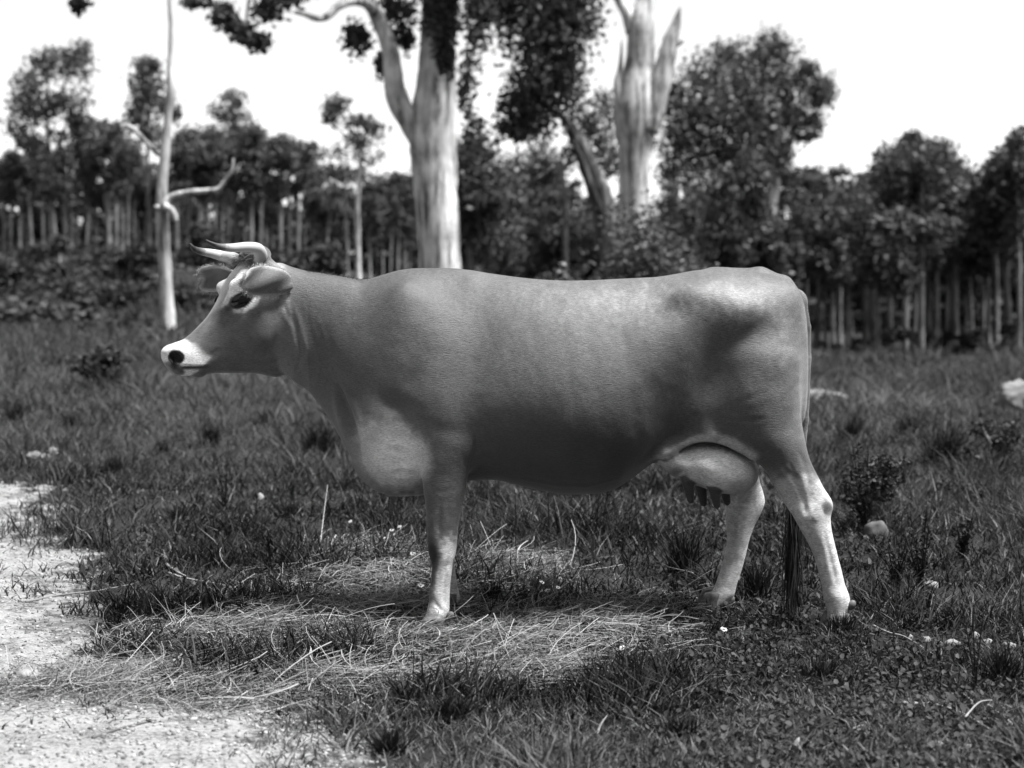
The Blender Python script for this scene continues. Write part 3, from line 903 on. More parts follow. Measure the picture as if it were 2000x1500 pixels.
# ---- hooves and dewclaws
M_hoof, n, l, b = mat_new('hoof', 0.55, 0.3)
tc = n.new('ShaderNodeTexCoord'); ns = n.new('ShaderNodeTexNoise'); ns.inputs['Scale'].default_value = 40
l.new(tc.outputs['Object'], ns.inputs['Vector']); rp = ramp(n, [(.3, .06), (.7, .20)])
l.new(ns.outputs['Fac'], rp.inputs['Fac']); l.new(rp.outputs['Color'], b.inputs['Base Color'])
def hoof(cx, cy, ang):
    gz0 = float(ground_z(cx, cy))
    for s in (-1, 1):
        rows = []
        for t in np.linspace(0, 1, 6):            # bottom to coronet
            zc_ = gz0 - .004 + .062 * t
            rx = .050 - .014 * t; ry = .026 - .004 * t
            sh = .018 * t
            th = np.arange(14) * 2 * np.pi / 14
            pxl = np.sign(np.cos(th)) * np.abs(np.cos(th)) ** .8
            lx = -sh * -1 + rx * pxl; ly = s * .028 + ry * np.sin(th) * (1 - .25 * np.clip(-pxl, 0, 1))
            c_, s2 = math.cos(ang), math.sin(ang)
            rows.append(np.stack([cx + lx * c_ - ly * s2, cy + lx * s2 + ly * c_, np.full(14, zc_)], 1))
        co = np.concatenate(rows + [rows[-1].mean(0)[None] + [0, 0, .008]])
        q = [(i * 14 + k, i * 14 + (k + 1) % 14, (i + 1) * 14 + (k + 1) % 14, (i + 1) * 14 + k) for i in range(5) for k in range(14)]
        t3 = [(len(co) - 1, 70 + k, 70 + (k + 1) % 14) for k in range(14)]
        link('hoof', mesh_np('hoof', co, [q, t3], True), M_hoof, cow)
def dewclaw(p):
    bm = bmesh.new(); bmesh.ops.create_icosphere(bm, subdivisions=2, radius=1.0)
    me = bpy.data.meshes.new('dewclaw'); bm.to_mesh(me); bm.free()
    me.polygons.foreach_set('use_smooth', np.ones(len(me.polygons), bool))
    o = link('dewclaw', me, M_hoof, cow); o.location = p; o.scale = (.013, .012, .017); o.rotation_euler = (0, R(30), 0)
for (u, v, d_, ang) in [(836, 1228, 5.80, 0.15), (862, 1200, 6.15, 0.1), (1626, 1222, 5.83, 0.2), (1384, 1198, 6.17, 0.05)]:
    c = P(u, v, d_); hoof(c[0], c[1], ang)
for (u, v, d_) in [(1664, 1181, 5.81), (1662, 1183, 5.86), (879, 1203, 5.78), (877, 1204, 5.84), (898, 1183, 6.13), (898, 1184, 6.19), (1428, 1172, 6.15), (1426, 1172, 6.2)]:
    dewclaw(P(u, v, d_))
# ---- hair: tail switch, poll tuft, ridge hairs, fringe on the ears, short nap along the outline
M_hair = tone_mat('long_hair', .012, .60, rough=.6, spec=.35)
def strands(name, roots, dirs, lens, wid, tones, sag, parent, seg=4, curl=.2, seed=3):
    rs = np.random.default_rng(seed)
    n0 = len(roots); roots = np.asarray(roots); dirs = np.asarray(dirs, float)
    dirs /= np.linalg.norm(dirs, axis=1)[:, None] + 1e-9
    sidev = rs.normal(0, 1, (n0, 3)); sidev -= dirs * (sidev * dirs).sum(1)[:, None]; sidev /= np.linalg.norm(sidev, axis=1)[:, None] + 1e-9
    crl = rs.normal(0, curl, (n0, 3))
    lens = np.asarray(lens)[:, None]; co = []
    for k in range(seg + 1):
        t = k / seg
        pt = roots + dirs * lens * t + crl * lens * t * t + np.array([0, 0, -1.0]) * sag * lens * t * t
        w_ = wid * (1 - .85 * t)
        co += [pt - sidev * w_, pt + sidev * w_]
    co = np.stack(co, 1)
    m_ = 2 * (seg + 1)
    base = (np.arange(n0) * m_)[:, None]
    q = np.concatenate([base + np.array([[2 * k, 2 * k + 1, 2 * k + 3, 2 * k + 2]]) for k in range(seg)])
    me = mesh_np(name, co.reshape(-1, 3), [q], True)
    add_attr(me, 'tone', np.repeat(np.asarray(tones), m_))
    o = link(name, me, M_hair, parent); o['kind'] = 'stuff'
    return o
# switch
n0 = 420
t = rng.random(n0); sp = spline([P(1560, 925, 6.0), P(1553, 985, 6.0), P(1549, 1050, 6.0), P(1547, 1100, 6.0)], 40)
rt = sp[(t * 39).astype(int)] + rng.normal(0, 1, (n0, 3)) * np.array([.012, .012, .01])
dr = np.array([0, 0, -1.0]) + rng.normal(0, .06, (n0, 3))
strands('tail_switch', rt, dr, rng.uniform(.14, .30, n0), .0022, rng.uniform(0, .05, n0), .1, cow, seg=5, curl=.05)
# poll tuft
n0 = 260
rt = np.array([head_pt(rng.uniform(-4, 26), rng.uniform(16, 26), rng.normal(0, .035)) for _ in range(n0)])
dr = hf * .6 + np.array([0, 0, .25]) + rng.normal(0, .35, (n0, 3))
strands('forelock', rt, dr, rng.uniform(.03, .06, n0), .0012, rng.uniform(.02, .18, n0), .5, cow, curl=.3)
def fringe(o, val, n0):
    me = o.data; co = np.empty(len(me.vertices) * 3, np.float32); me.vertices.foreach_get('co', co); co = co.reshape(22, 15, 3)
    rim = np.concatenate([co[4:, 0], co[-1, :], co[4:, -1]]); inner = np.concatenate([co[4:, 4], co[-4, :], co[4:, -5]])
    i = rng.integers(0, len(rim), n0)
    dr = rim[i] - inner[i]; dr /= np.linalg.norm(dr, axis=1)[:, None] + 1e-9
    strands('ear_fringe', rim[i] + rng.normal(0, .003, (n0, 3)), dr + rng.normal(0, .4, (n0, 3)), rng.uniform(.005, .013, n0), .0007, rng.uniform(val * .7, val * 1.2, n0), .3, o, seg=2, curl=.2)
fringe(EAR_N, .62, 1300); fringe(EAR_F, .62, 1000)
# crest, tail-head and lower-belly hairs
def ridge(name, uu, side_y, zf, dirs, ln, tn, seed):
    n0 = len(uu)
    rt = np.stack([MX(uu), rng.normal(0, side_y, n0), zf(MX(uu)) - .004], 1)
    strands(name, rt, dirs, ln, .0009, tn, .1, cow, seg=2, seed=seed)['kind'] = 'stuff'
n0 = 420; uu = rng.uniform(598, 735, n0)
ridge('crest_hair', uu, .008, f_top, np.stack([rng.uniform(.3, .9, n0), rng.normal(0, .3, n0), rng.uniform(.2, .7, n0)], 1), rng.uniform(.008, .02, n0), .10 * rng.uniform(.6, 1.3, n0), 31)
n0 = 160; uu = rng.uniform(1470, 1555, n0)
ridge('tail_head_hair', uu, .012, f_top, np.stack([rng.uniform(.3, .9, n0), rng.normal(0, .3, n0), rng.uniform(.3, .9, n0)], 1), rng.uniform(.008, .022, n0), .40 * rng.uniform(.6, 1.3, n0), 32)
n0 = 420; uu = rng.uniform(1000, 1230, n0)
ridge('belly_hair', uu, .02, f_bot, np.stack([rng.uniform(.2, .8, n0), rng.normal(0, .4, n0), -rng.uniform(.3, .8, n0)], 1), rng.uniform(.006, .016, n0), .15 * rng.uniform(.6, 1.3, n0), 33)
# ================================================================== trees
# bark
def bark_mat(name, lo, hi, streak=14.0, dark=0.05, darkness=0.5):
    m, n, l, b = mat_new(name, 0.85, 0.2)
    tc = n.new('ShaderNodeTexCoord')
    mp = n.new('ShaderNodeMapping'); mp.inputs['Scale'].default_value = (streak, streak, 0.9)
    n1 = n.new('ShaderNodeTexNoise'); n1.inputs['Scale'].default_value = 1.0; n1.inputs['Detail'].default_value = 7; n1.inputs['Roughness'].default_value = .65
    n2 = n.new('ShaderNodeTexNoise'); n2.inputs['Scale'].default_value = 2.6; n2.inputs['Detail'].default_value = 5
    l.new(tc.outputs['Object'], mp.inputs['Vector']); l.new(mp.outputs['Vector'], n1.inputs['Vector']); l.new(tc.outputs['Object'], n2.inputs['Vector'])
    r1 = ramp(n, [(.40, dark), (.50, lo), (.64, hi)])
    l.new(n1.outputs['Fac'], r1.inputs['Fac'])
    mr = n.new('ShaderNodeMapRange'); mr.inputs['From Min'].default_value = .35; mr.inputs['From Max'].default_value = .65; mr.inputs['To Min'].default_value = 1 - darkness; mr.inputs['To Max'].default_value = 1.15
    l.new(n2.outputs['Fac'], mr.inputs['Value'])
    mu = n.new('ShaderNodeMix'); mu.data_type = 'RGBA'; mu.blend_type = 'MULTIPLY'; mu.inputs['Factor'].default_value = 1
    l.new(r1.outputs['Color'], mu.inputs['A']); l.new(mr.outputs['Result'], mu.inputs['B'])
    l.new(mu.outputs['Result'], b.inputs['Base Color'])
    bp = n.new('ShaderNodeBump'); bp.inputs['Strength'].default_value = .8; bp.inputs['Distance'].default_value = .04
    l.new(n1.outputs['Fac'], bp.inputs['Height']); l.new(bp.outputs['Normal'], b.inputs['Normal'])
    return m
M_bark_pale = bark_mat('gum_bark_pale', .68, .88, 9, .13, .42)
M_bark_dead = bark_mat('dead_wood_pale', .58, .76, 9, .20, .35)
M_bark_grey = bark_mat('gum_bark_grey', .22, .38, 10, .10, .5)
M_bark_dim = bark_mat('sapling_bark_grey', .20, .34, 10, .06, .5)
M_bark_sap = bark_mat('sapling_bark_pale', .28, .44, 10, .14, .4)
M_bark_lean = bark_mat('weathered_dark_bark', .09, .17, 10, .04, .5)
M_bark_dark = bark_mat('dark_bark', .05, .09, 10, .02, .5)
M_leaf = tone_mat('gum_leaf', .026, .125, rough=.55, spec=.35, trans=.22)
M_leaf3 = tone_mat('bush_leaf', .035, .15, rough=.5, spec=.35, trans=.2)
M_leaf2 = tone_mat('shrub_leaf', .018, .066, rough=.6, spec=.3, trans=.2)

def leaf_cloud(clumps, per, size, seed, droop=.6):
    """many narrow hanging leaves through the volume of ellipsoid clumps -> co, tris, tone.  clumps: (cx,cy,cz,rx,ry,rz,density)"""
    rs = np.random.default_rng(seed)
    CO, TN = [], []
    for c in clumps:
        cx, cy, cz, rx, ry, rz = c[:6]
        dens = c[6] if len(c) > 6 else 1.0
        k = int(per * dens)
        # sprigs inside the clump, leaves around each sprig: uneven outline with gaps
        ns_ = max(4, k // 14)
        d = rs.normal(0, 1, (ns_, 3)); d /= np.linalg.norm(d, axis=1)[:, None]
        rad = rs.random(ns_) ** .45 * rs.uniform(.75, 1.12, ns_)
        sp_ = d * rad[:, None] * np.array([rx, ry, rz]) + np.array([cx, cy, cz])
        tn0 = np.clip(.30 + .55 * rs.random(ns_) ** 1.5, 0, 1)
        i = rs.integers(0, ns_, k)
        ctr = sp_[i] + rs.normal(0, 1, (k, 3)) * np.array([rx, ry, rz]) * .24
        sz = size * rs.uniform(.6, 1.35, k)
        a = rs.normal(0, 1, (k, 3)); a[:, 2] = a[:, 2] * .6 - droop; a /= np.linalg.norm(a, axis=1)[:, None]
        b2 = np.cross(a, rs.normal(0, 1, (k, 3))); b2 /= np.linalg.norm(b2, axis=1)[:, None] + 1e-9
        L = sz[:, None]; Wd = sz[:, None] * .30
        CO.append(np.stack([ctr - a * L * .5, ctr + b2 * Wd, ctr + a * L * .5, ctr - b2 * Wd], 1))
        TN.append(np.repeat(np.clip(tn0[i] + rs.normal(0, .12, k), 0, 1), 4))
    co = np.concatenate(CO); m = len(co)
    q = np.arange(m * 4).reshape(m, 4)
    return co.reshape(-1, 3), q, np.concatenate(TN)

def crown(name, clumps, per, size, seed, mat, parent, droop=.6):
    co, q, tn = leaf_cloud(clumps, per, size, seed, droop)
    me = mesh_np(name, co, [q], False); add_attr(me, 'tone', tn)
    return link(name, me, mat, parent)

def limb(mb, rows, d0, seg=12, n_=None, seed=1, rough=.03):
    """rows: (u, v, half width px[, depth offset])"""
    p = []
    for r_ in rows:
        d = d0 + (r_[3] if len(r_) > 3 else 0)
        p.append(list(P(r_[0], r_[1], d)) + [r_[2] * d / FPX])
    p = spline(p, n_ or max(8, 5 * len(rows)))
    mb.tube(p[:, :3] - mb.org, p[:, 3], seg, twist_noise=rough, seed=seed)

def clump(org, u, v, d, ru, rv, dens=1.0, rd=None):
    c = P(u, v, d) - org
    s = d / FPX
    return (c[0], c[1], c[2], ru * s, (rd or ru) * s, rv * s, dens)

def tree_root(name, u, d, label, cat='tree', group=None):
    X = (u - 1000) * d / FPX; Y = d - DIST
    z = float(ground_z(X, Y))
    e = empty(name, (X, Y, z))
    tag(e, label, cat, group)
    org = np.array([X, Y, z])
    base_v = 510 + (EYE - z) * FPX / d
    return e, org, base_v

# ---- the big gum behind the withers
d = 26.0
e, org, bv = tree_root('gum_tree', 862, d, 'thick pale streaked gum trunk rising behind the cow\'s withers')
mb = MB(); mb.org = org
limb(mb, [(866, bv + 14, 58), (864, bv - 15, 47), (862, 600, 43), (859, 500, 41), (853, 400, 42.5), (847, 320, 45), (845, 262, 47), (850, 205, 44), (853, 150, 38), (855, 80, 34), (856, 0, 32), (858, -120, 28), (852, -300, 22), (846, -520, 12), (842, -640, 4)], d, 20, 60, 4, .022)
mb.build('trunk', M_bark_pale, e)
mb = MB(); mb.org = org
limb(mb, [(836, 300, 24), (812, 255, 24), (790, 222, 21), (774, 186, 22), (768, 150, 19), (764, 110, 17), (753, 70, 16), (738, 36, 14), (718, 8, 11, -.3), (690, 2, 9, -.5), (662, 12, 8, -.7), (640, 32, 7, -.8), (618, 36, 6, -.9), (596, 28, 5, -1), (575, 24, 3, -1.1)], d, 12, 60, 5, .03)
limb(mb, [(738, 40, 12), (722, 0, 10, .2), (700, -60, 9, .4), (660, -140, 7, .6), (600, -210, 4, .8), (540, -240, 2, 1)], d, 10, 24, 6)
mb.build('limb', M_bark_pale, e)
mb = MB(); mb.org = org
limb(mb, [(856, -30, 16), (900, -120, 13, .5), (960, -150, 10, 1.0), (1030, -110, 8, 1.4), (1070, -40, 6, 1.5), (1085, 60, 3, 1.5)], d, 10, 24, 7)
limb(mb, [(856, -150, 14), (800, -240, 11, -.5), (700, -260, 8, -1), (580, -160, 6, -1.4), (500, -40, 4, -1.5), (480, 40, 2, -1.5)], d, 10, 24, 8)
mb.build('limb', M_bark_grey, e)
cl = [clump(org, 862, 30, d - .6, 36, 55, 1.0, 20), clump(org, 870, 105, d - .5, 22, 45, .5, 15), clump(org, 880, -60, d - .5, 90, 70, 1.3),
      clump(org, 1068, 70, d + 1.5, 88, 95, 2.3), clump(org, 1075, 165, d + 1.5, 78, 72, 1.7), clump(org, 1020, 215, d + 1.5, 60, 50, .9), clump(org, 1115, 20, d + 1.5, 70, 70, 1.2), clump(org, 985, 10, d + 1.4, 60, 55, 1.0),
      clump(org, 1010, 255, d + 1.5, 70, 26, .45), clump(org, 1070, -70, d + 1.4, 130, 70, 1.6),
      clump(org, 925, 60, d + .6, 28, 70, .30), clump(org, 915, 170, d + .6, 24, 70, .25), clump(org, 930, 265, d + .8, 32, 50, .22), clump(org, 945, 20, d + .6, 26, 30, .3),
      clump(org, 700, 75, d + .4, 34, 36, .32), clump(org, 770, 20, d + .4, 44, 34, .35), clump(org, 790, 75, d + .4, 24, 34, .22), clump(org, 745, 130, d + .5, 14, 34, .10),
      clump(org, 440, 32, d - 1.5, 26, 26, .34), clump(org, 470, 62, d - 1.5, 26, 22, .34), clump(org, 500, 80, d - 1.5, 26, 18, .30), clump(org, 520, 20, d - 1.4, 36, 26, .28), clump(org, 555, -5, d - 1.4, 40, 22, .3),
      clump(org, 390, 6, d - 1.4, 30, 14, .25), clump(org, 600, -90, d - 1.0, 120, 70, 1.0), clump(org, 720, -200, d, 120, 90, 1.2), clump(org, 850, -420, d, 170, 150, 2.0), clump(org, 980, -280, d + .8, 150, 110, 1.6), clump(org, 156, 6, d - 1.6, 16, 22, .2)]
crown('crown', cl, 1350, .105, 11, M_leaf, e)

# ---- dead pale tree, forked, right of the middle
d = 30.0
e, org, bv = tree_root('dead_tree', 1238, d, 'bare dead pale tree with forked broken top behind the cow\'s loin')
mb = MB(); mb.org = org
limb(mb, [(1232, bv + 10, 44), (1234, 600, 36), (1236, 480, 32), (1238, 350, 30), (1240, 290, 33), (1240, 235, 42), (1242, 190, 40), (1250, 130, 30), (1252, 80, 27), (1252, 40, 26), (1262, 0, 17), (1268, -50, 13), (1276, -120, 8), (1280, -170, 3)], d, 16, 48, 9, .02)
mb.build('trunk', M_bark_dead, e)
mb = MB(); mb.org = org
limb(mb, [(1262, 255, 24), (1276, 215, 23), (1288, 170, 21), (1300, 120, 19), (1312, 75, 15), (1322, 40, 8), (1328, 14, 2)], d - .1, 12, 24, 10, .05)
limb(mb, [(1314, 88, 8), (1326, 84, 6), (1334, 76, 5)], d - .1, 8, 6, 11)
mb.build('limb', M_bark_dead, e)
mb = MB(); mb.org = org
limb(mb, [(1240, 60, 20), (1228, 30, 14), (1215, 8, 11), (1200, -20, 9), (1180, -70, 6), (1170, -120, 2)], d, 12, 20, 12, .03)
mb.build('limb', M_bark_dead, e)
mb = MB(); mb.org = org
limb(mb, [(1226, 240, 20), (1214, 200, 15), (1208, 165, 10), (1212, 130, 5), (1215, 75, 1.5)], d - .1, 10, 16, 13, .04)
mb.build('limb', M_bark_dead, e)

# ---- leaning broken trunk with a dark hollow
d = 28.0
e, org, bv = tree_root('leaning_stump', 1200, d, 'dark leaning broken trunk with a split hollow left of the dead tree', 'dead trunk')
mb = MB(); mb.org = org
limb(mb, [(1215, bv + 6, 30), (1206, 560, 27), (1192, 470, 25), (1176, 400, 23), (1160, 350, 20), (1140, 300, 16), (1118, 258, 12), (1100, 230, 7), (1094, 224, 3)], d, 14, 40, 14, .06)
mb.build('trunk', M_bark_lean, e)
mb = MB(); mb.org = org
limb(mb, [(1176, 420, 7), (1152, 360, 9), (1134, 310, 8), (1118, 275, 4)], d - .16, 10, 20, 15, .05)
mb.build('hollow', M_bark_dark, e)  # hollow is a solid strip of darker bark on the trunk

# ---- dark full-crowned gum on the right
d = 46.0
e, org, bv = tree_root('gum_tree', 1500, d, 'broad dark full crowned gum right of the dead tree above the cow\'s rump')
mb = MB(); mb.org = org
limb(mb, [(1506, bv + 4, 16), (1504, 560, 12), (1505, 480, 10), (1509, 400, 10), (1514, 345, 10), (1500, 300, 8), (1470, 230, 7), (1455, 150, 4)], d, 10, 34, 16)
mb.build('trunk', M_bark_pale, e)
mb = MB(); mb.org = org
limb(mb, [(1512, 352, 8), (1530, 320, 6), (1550, 260, 5), (1570, 200, 2)], d, 8, 16, 17)
limb(mb, [(1505, 320, 6), (1440, 300, 5), (1370, 260, 4), (1330, 220, 2)], d, 8, 16, 18)
mb.build('limb', M_bark_grey, e)
cl = [clump(org, u, v, d + dd, ru, rv, de) for (u, v, ru, rv, de, dd) in
      [(1380, 150, 60, 50, 1.3, 0), (1425, 110, 44, 34, .8, .4), (1510, 105, 46, 48, 1.3, 0), (1470, 160, 60, 50, 1.5, -.4), (1540, 165, 50, 45, 1.2, .3), (1600, 180, 34, 38, .9, 0), (1575, 135, 26, 20, .4, 0),
       (1350, 215, 66, 52, 1.6, 0), (1420, 230, 72, 60, 2.0, -.5), (1490, 240, 66, 60, 2.0, .4), (1550, 225, 40, 36, .8, 0), (1330, 280, 60, 46, 1.4, 0), (1400, 305, 80, 48, 2.0, 0), (1470, 310, 66, 44, 1.7, 0), (1520, 290, 34, 40, .7, 0),
       (1575, 268, 28, 12, .25, 0), (1590, 240, 22, 20, .3, 0), (1330, 345, 50, 30, .8, 0), (1300, 190, 34, 40, .6, 0)]]
crown('crown', cl, 1000, .125, 21, M_leaf, e)

# ---- slim dead tree on the left
d = 22.0
e, org, bv = tree_root('dead_tree', 326, d, 'slim bare dead tree with crooked side branches left of the cow\'s head')
mb = MB(); mb.org = org
limb(mb, [(329, bv + 8, 20), (328, 640, 17), (325, 600, 15), (322, 520, 13), (318, 450, 12.5), (317, 400, 13), (318, 350, 10), (322, 300, 10), (326, 260, 8), (330, 215, 7.5), (335, 180, 9), (332, 130, 5.5), (334, 60, 4.5), (331, 0, 3.5), (333, -60, 2.5), (330, -120, 1)], d, 12, 60, 19, .05)
mb.build('trunk', M_bark_dead, e)
mb = MB(); mb.org = org
limb(mb, [(320, 402, 9), (335, 385, 7), (360, 377, 6), (395, 373, 5.5), (425, 370, 5), (438, 355, 4.5), (452, 335, 3.5), (456, 310, 1.5)], d - .1, 8, 30, 20, .05)
mb.build('branch', M_bark_dead, e)
mb = MB(); mb.org = org
limb(mb, [(318, 305, 6), (300, 292, 5), (280, 272, 4.5), (262, 253, 4.5), (248, 246, 3.5), (236, 247, 1.5)], d + .1, 8, 22, 21, .05)
mb.build('branch', M_bark_dead, e)
mb = MB(); mb.org = org
limb(mb, [(320, 402, 8), (332, 408, 7), (340, 420, 6), (344, 432, 4)], d - .15, 8, 10, 22, .06)
mb.build('branch', M_bark_dead, e)
mb = MB(); mb.org = org
limb(mb, [(322, 404, 7), (310, 406, 6), (302, 404, 4)], d - .1, 8, 8, 23, .06)
mb.build('branch', M_bark_dead, e)

# ---- named forest gums with a crown of their own against the sky
def forest_gum(u, d, trunk, hw, crowns, label, per=1000, size=.115, seed=0, bark=M_bark_grey, mat=M_leaf, group='gums of the back row that stand up against the sky'):
    e, org, bv = tree_root('gum_tree', u, d, label, 'tree', group)
    mb = MB(); mb.org = org
    rows = [(u, bv + 4, hw * 1.35), (u, bv - 10, hw * 1.05)] + [(a, v, hw * (1 - .75 * (i + 1) / len(trunk))) for i, (a, v) in enumerate(trunk)]
    limb(mb, rows, d, 8, 24, seed, .05)
    mb.build('trunk', bark, e)
    tops = trunk[len(trunk) // 2]
    for (cu, cv, ru, rv, de) in crowns[:4]:
        mb = MB(); mb.org = org
        limb(mb, [(tops[0], tops[1], hw * .45), ((tops[0] + cu) / 2 + 3, (tops[1] + cv) / 2 + 5, hw * .32), (cu, cv, hw * .12)], d, 6, 8, seed)
        mb.build('branch', bark, e)
    crown('crown', [clump(org, a, v, d + .3 * math.sin(3 * i), ru, rv, de) for i, (a, v, ru, rv, de) in enumerate(crowns)], per, size * d / 46, seed + 50, mat, e)
    return e
FG = [
 (98, 44, [(100, 400), (96, 300), (92, 220), (95, 150)], 7, [(60, 165, 42, 40, .7), (90, 120, 34, 28, .6), (140, 130, 44, 36, .8), (155, 100, 30, 26, .4), (50, 210, 34, 34, .6), (85, 215, 40, 34, .6), (130, 195, 44, 36, .6), (40, 255, 36, 34, .5), (75, 290, 30, 22, .3), (150, 235, 30, 30, .5), (112, 265, 26, 18, .25)], 'tall loose crowned gum nearest the left edge, its trunks clustered below'),
 (128, 45, [(126, 400), (138, 330), (140, 260), (150, 210)], 5.5, [(165, 245, 34, 30, .5), (180, 280, 36, 34, .6), (150, 300, 28, 22, .3)], 'slim leaning gum just right of the leftmost loose crown'),
 (212, 46, [(210, 420), (204, 340), (200, 280), (205, 240)], 7, [(205, 262, 30, 34, .6), (235, 285, 40, 30, .6), (190, 300, 24, 20, .3), (250, 320, 40, 26, .6)], 'straight pale gum midway between left edge and slim dead tree'),
 (292, 50, [(290, 380), (288, 300), (290, 220), (285, 160)], 5, [(285, 130, 30, 22, .6), (290, 160, 40, 30, .6), (275, 200, 32, 36, .6), (310, 190, 34, 34, .4), (275, 240, 30, 30, .5), (330, 215, 26, 34, .35), (300, 260, 34, 24, .35)], 'narrow pointed gum crown right behind the slim dead tree'),
 (462, 48, [(460, 420), (455, 330), (452, 260), (452, 215)], 5.5, [(455, 192, 26, 20, .35), (430, 220, 26, 22, .3), (465, 235, 34, 24, .35), (485, 270, 36, 30, .45), (440, 290, 34, 26, .35), (470, 310, 34, 20, .4)], 'thin wispy gum standing above the cow\'s horns'),
 (405, 52, [(405, 420), (402, 350), (400, 300), (402, 270)], 5, [(385, 280, 44, 30, .8), (425, 275, 40, 30, .7), (400, 320, 50, 34, .8), (360, 310, 30, 34, .5)], 'low rounded gum between the slim dead tree and the horns'),
 (582, 50, [(582, 420), (580, 360), (578, 320), (580, 295)], 5, [(565, 290, 28, 18, .45), (600, 300, 32, 22, .45), (580, 325, 40, 18, .5)], 'small flat topped gum above the cow\'s neck'),
 (700, 44, [(698, 420), (702, 350), (704, 290), (700, 250)], 6, [(655, 205, 32, 18, .5), (640, 232, 22, 22, .25), (712, 237, 40, 16, .5), (735, 262, 26, 26, .22), (690, 275, 30, 26, .25), (665, 300, 44, 30, .2), (720, 305, 34, 26, .22)], 'pale open gum with separate leaf puffs left of the thick trunk'),
 (678, 47, [(676, 440), (674, 380), (668, 330), (668, 300)], 4, [(640, 335, 40, 18, .4), (690, 345, 40, 16, .4)], 'thin gum close left of the open leaf puff gum'),
 (1008, 40, [(1006, 440), (1004, 390), (1000, 350), (1000, 320)], 5, [(985, 330, 50, 30, .55), (1040, 330, 50, 34, .8), (1010, 365, 66, 24, .6), (1060, 300, 40, 24, .4), (925, 330, 40, 30, .35)], 'low gum seen through the gap right of the thick trunk'),
 (1104, 36, [(1104, 440), (1101, 380), (1098, 330), (1100, 290)], 6.5, [(1140, 240, 36, 30, .4), (1170, 270, 50, 40, .9), (1180, 210, 34, 34, .5), (1120, 300, 30, 26, .3), (1190, 320, 50, 34, .8)], 'slim gum partly hidden by the leaning broken trunk'),
 (1812, 40, [(1812, 520), (1808, 460), (1795, 420), (1798, 360), (1800, 300)], 8, [(1780, 272, 26, 18, .6), (1770, 305, 52, 32, 1.1), (1820, 300, 52, 30, 1.1), (1800, 340, 78, 30, 1.3), (1850, 335, 36, 26, .7), (1735, 335, 30, 22, .5), (1800, 372, 84, 26, 1.0)], 'dome crowned gum with a crooked trunk in the right-hand forest'),
 (1945, 38, [(1946, 560), (1945, 500), (1948, 430), (1955, 370)], 7, [(1965, 340, 46, 26, .9), (1930, 370, 44, 28, .8), (1990, 365, 44, 34, .9), (1960, 400, 66, 34, 1.0)], 'straight gum at the right edge of the picture'),
 (1640, 47, [(1640, 480), (1636, 420), (1640, 370), (1642, 345)], 5, [(1640, 335, 24, 14, .3), (1600, 360, 54, 22, .8), (1665, 370, 54, 22, .8), (1630, 395, 80, 24, 1.0)], 'low gum in the dip between the dark crown and the dome crown'),
 (1560, 47, [(1560, 480), (1556, 420), (1552, 370), (1552, 350)], 5, [(1545, 350, 44, 22, .8), (1580, 380, 54, 24, .9), (1520, 385, 50, 24, .8)], 'low gum tucked under the right side of the dark broad crown'),
]
for i, a in enumerate(FG):
    forest_gum(*a, seed=100 + 7 * i, bark=M_bark_pale if i in (7,) else (M_bark_grey if i < 9 else M_bark_dim))

# ---- the slender gums of the back row: one thing each, copied from a few models
def model_sapling(k):
    rs = np.random.default_rng(900 + k)
    e = empty('slender_gum', (0, 0, 0))
    H = 3.2
    n_ = 14
    t = np.linspace(0, 1, n_)
    bend = rs.normal(0, .10, 2); ph = rs.random(2) * 6
    p = np.stack([bend[0] * np.sin(2.3 * t + ph[0]) - bend[0] * math.sin(ph[0]), bend[1] * np.sin(2 * t + ph[1]) - bend[1] * math.sin(ph[1]), t * H - .05], 1)
    mb = MB(); mb.tube(p, (.075 if k < 3 else .060) * (1 - .62 * t) * (1 + .35 * np.exp(-t * 20)), 8, twist_noise=.05, seed=k)
    tr = mb.build('trunk', [M_bark_sap, M_bark_sap, M_bark_grey, M_bark_dim, M_bark_grey, M_bark_grey][k], e)
    for j in range(3):
        mb = MB()
        i = rs.integers(8, 13); a = rs.random() * 6.28; L = rs.uniform(.4, .8)
        q = p[i] + np.outer([0, .4, 1], [math.cos(a) * L, math.sin(a) * L, L * rs.uniform(.3, .9)])
        mb.tube(q, [.028, .02, .006], 6)
        mb.build('branch', M_bark_grey, e)
    cl = []
    for j in range(7 if k < 3 else 12):
        a = rs.random() * 6.28; r_ = rs.uniform(.05, .55); zz = (rs.uniform(.66, 1.10) if k < 3 else rs.uniform(.50, 1.05)) * H
        cl.append((math.cos(a) * r_, math.sin(a) * r_, zz, rs.uniform(.24, .46), rs.uniform(.24, .46), rs.uniform(.20, .46), rs.uniform(.6, 1.2)))
    crown('crown', cl, 520, .12, 300 + k, M_leaf, e)
    return e
models = [model_sapling(k) for k in range(6)]
def place(model, loc, sc, rz, first):
    o = model if first else copy_tree(model)
    o.location = loc; o.scale = sc; o.rotation_euler = (0, 0, rz)
    return o
used_models = set()
spots = []
rs = np.random.default_rng(77)
left_us = [8, 22, 38, 50, 62, 84, 110, 140, 150, 168, 176, 188, 226, 240, 250, 262, 272, 284, 304, 346, 356, 368, 384, 396, 420, 432, 446, 478, 492, 508, 520, 534, 548, 566, 596, 612, 634, 652, 664, 722, 736, 748, 762, 776, 790, 800]
right_us = [908, 924, 938, 962, 985, 1030, 1052, 1076, 1130, 1290, 1330, 1372, 1408, 1440, 1470, 1535, 1572, 1590, 1600, 1612, 1626, 1655, 1666, 1690, 1702, 1716, 1735, 1768, 1786, 1798, 1826, 1836, 1848, 1866, 1888, 1900, 1918, 1930, 1964, 1976, 1990, 2010]
for u in left_us: spots.append((u, rs.uniform(42, 54), rs.uniform(.60, .98)))
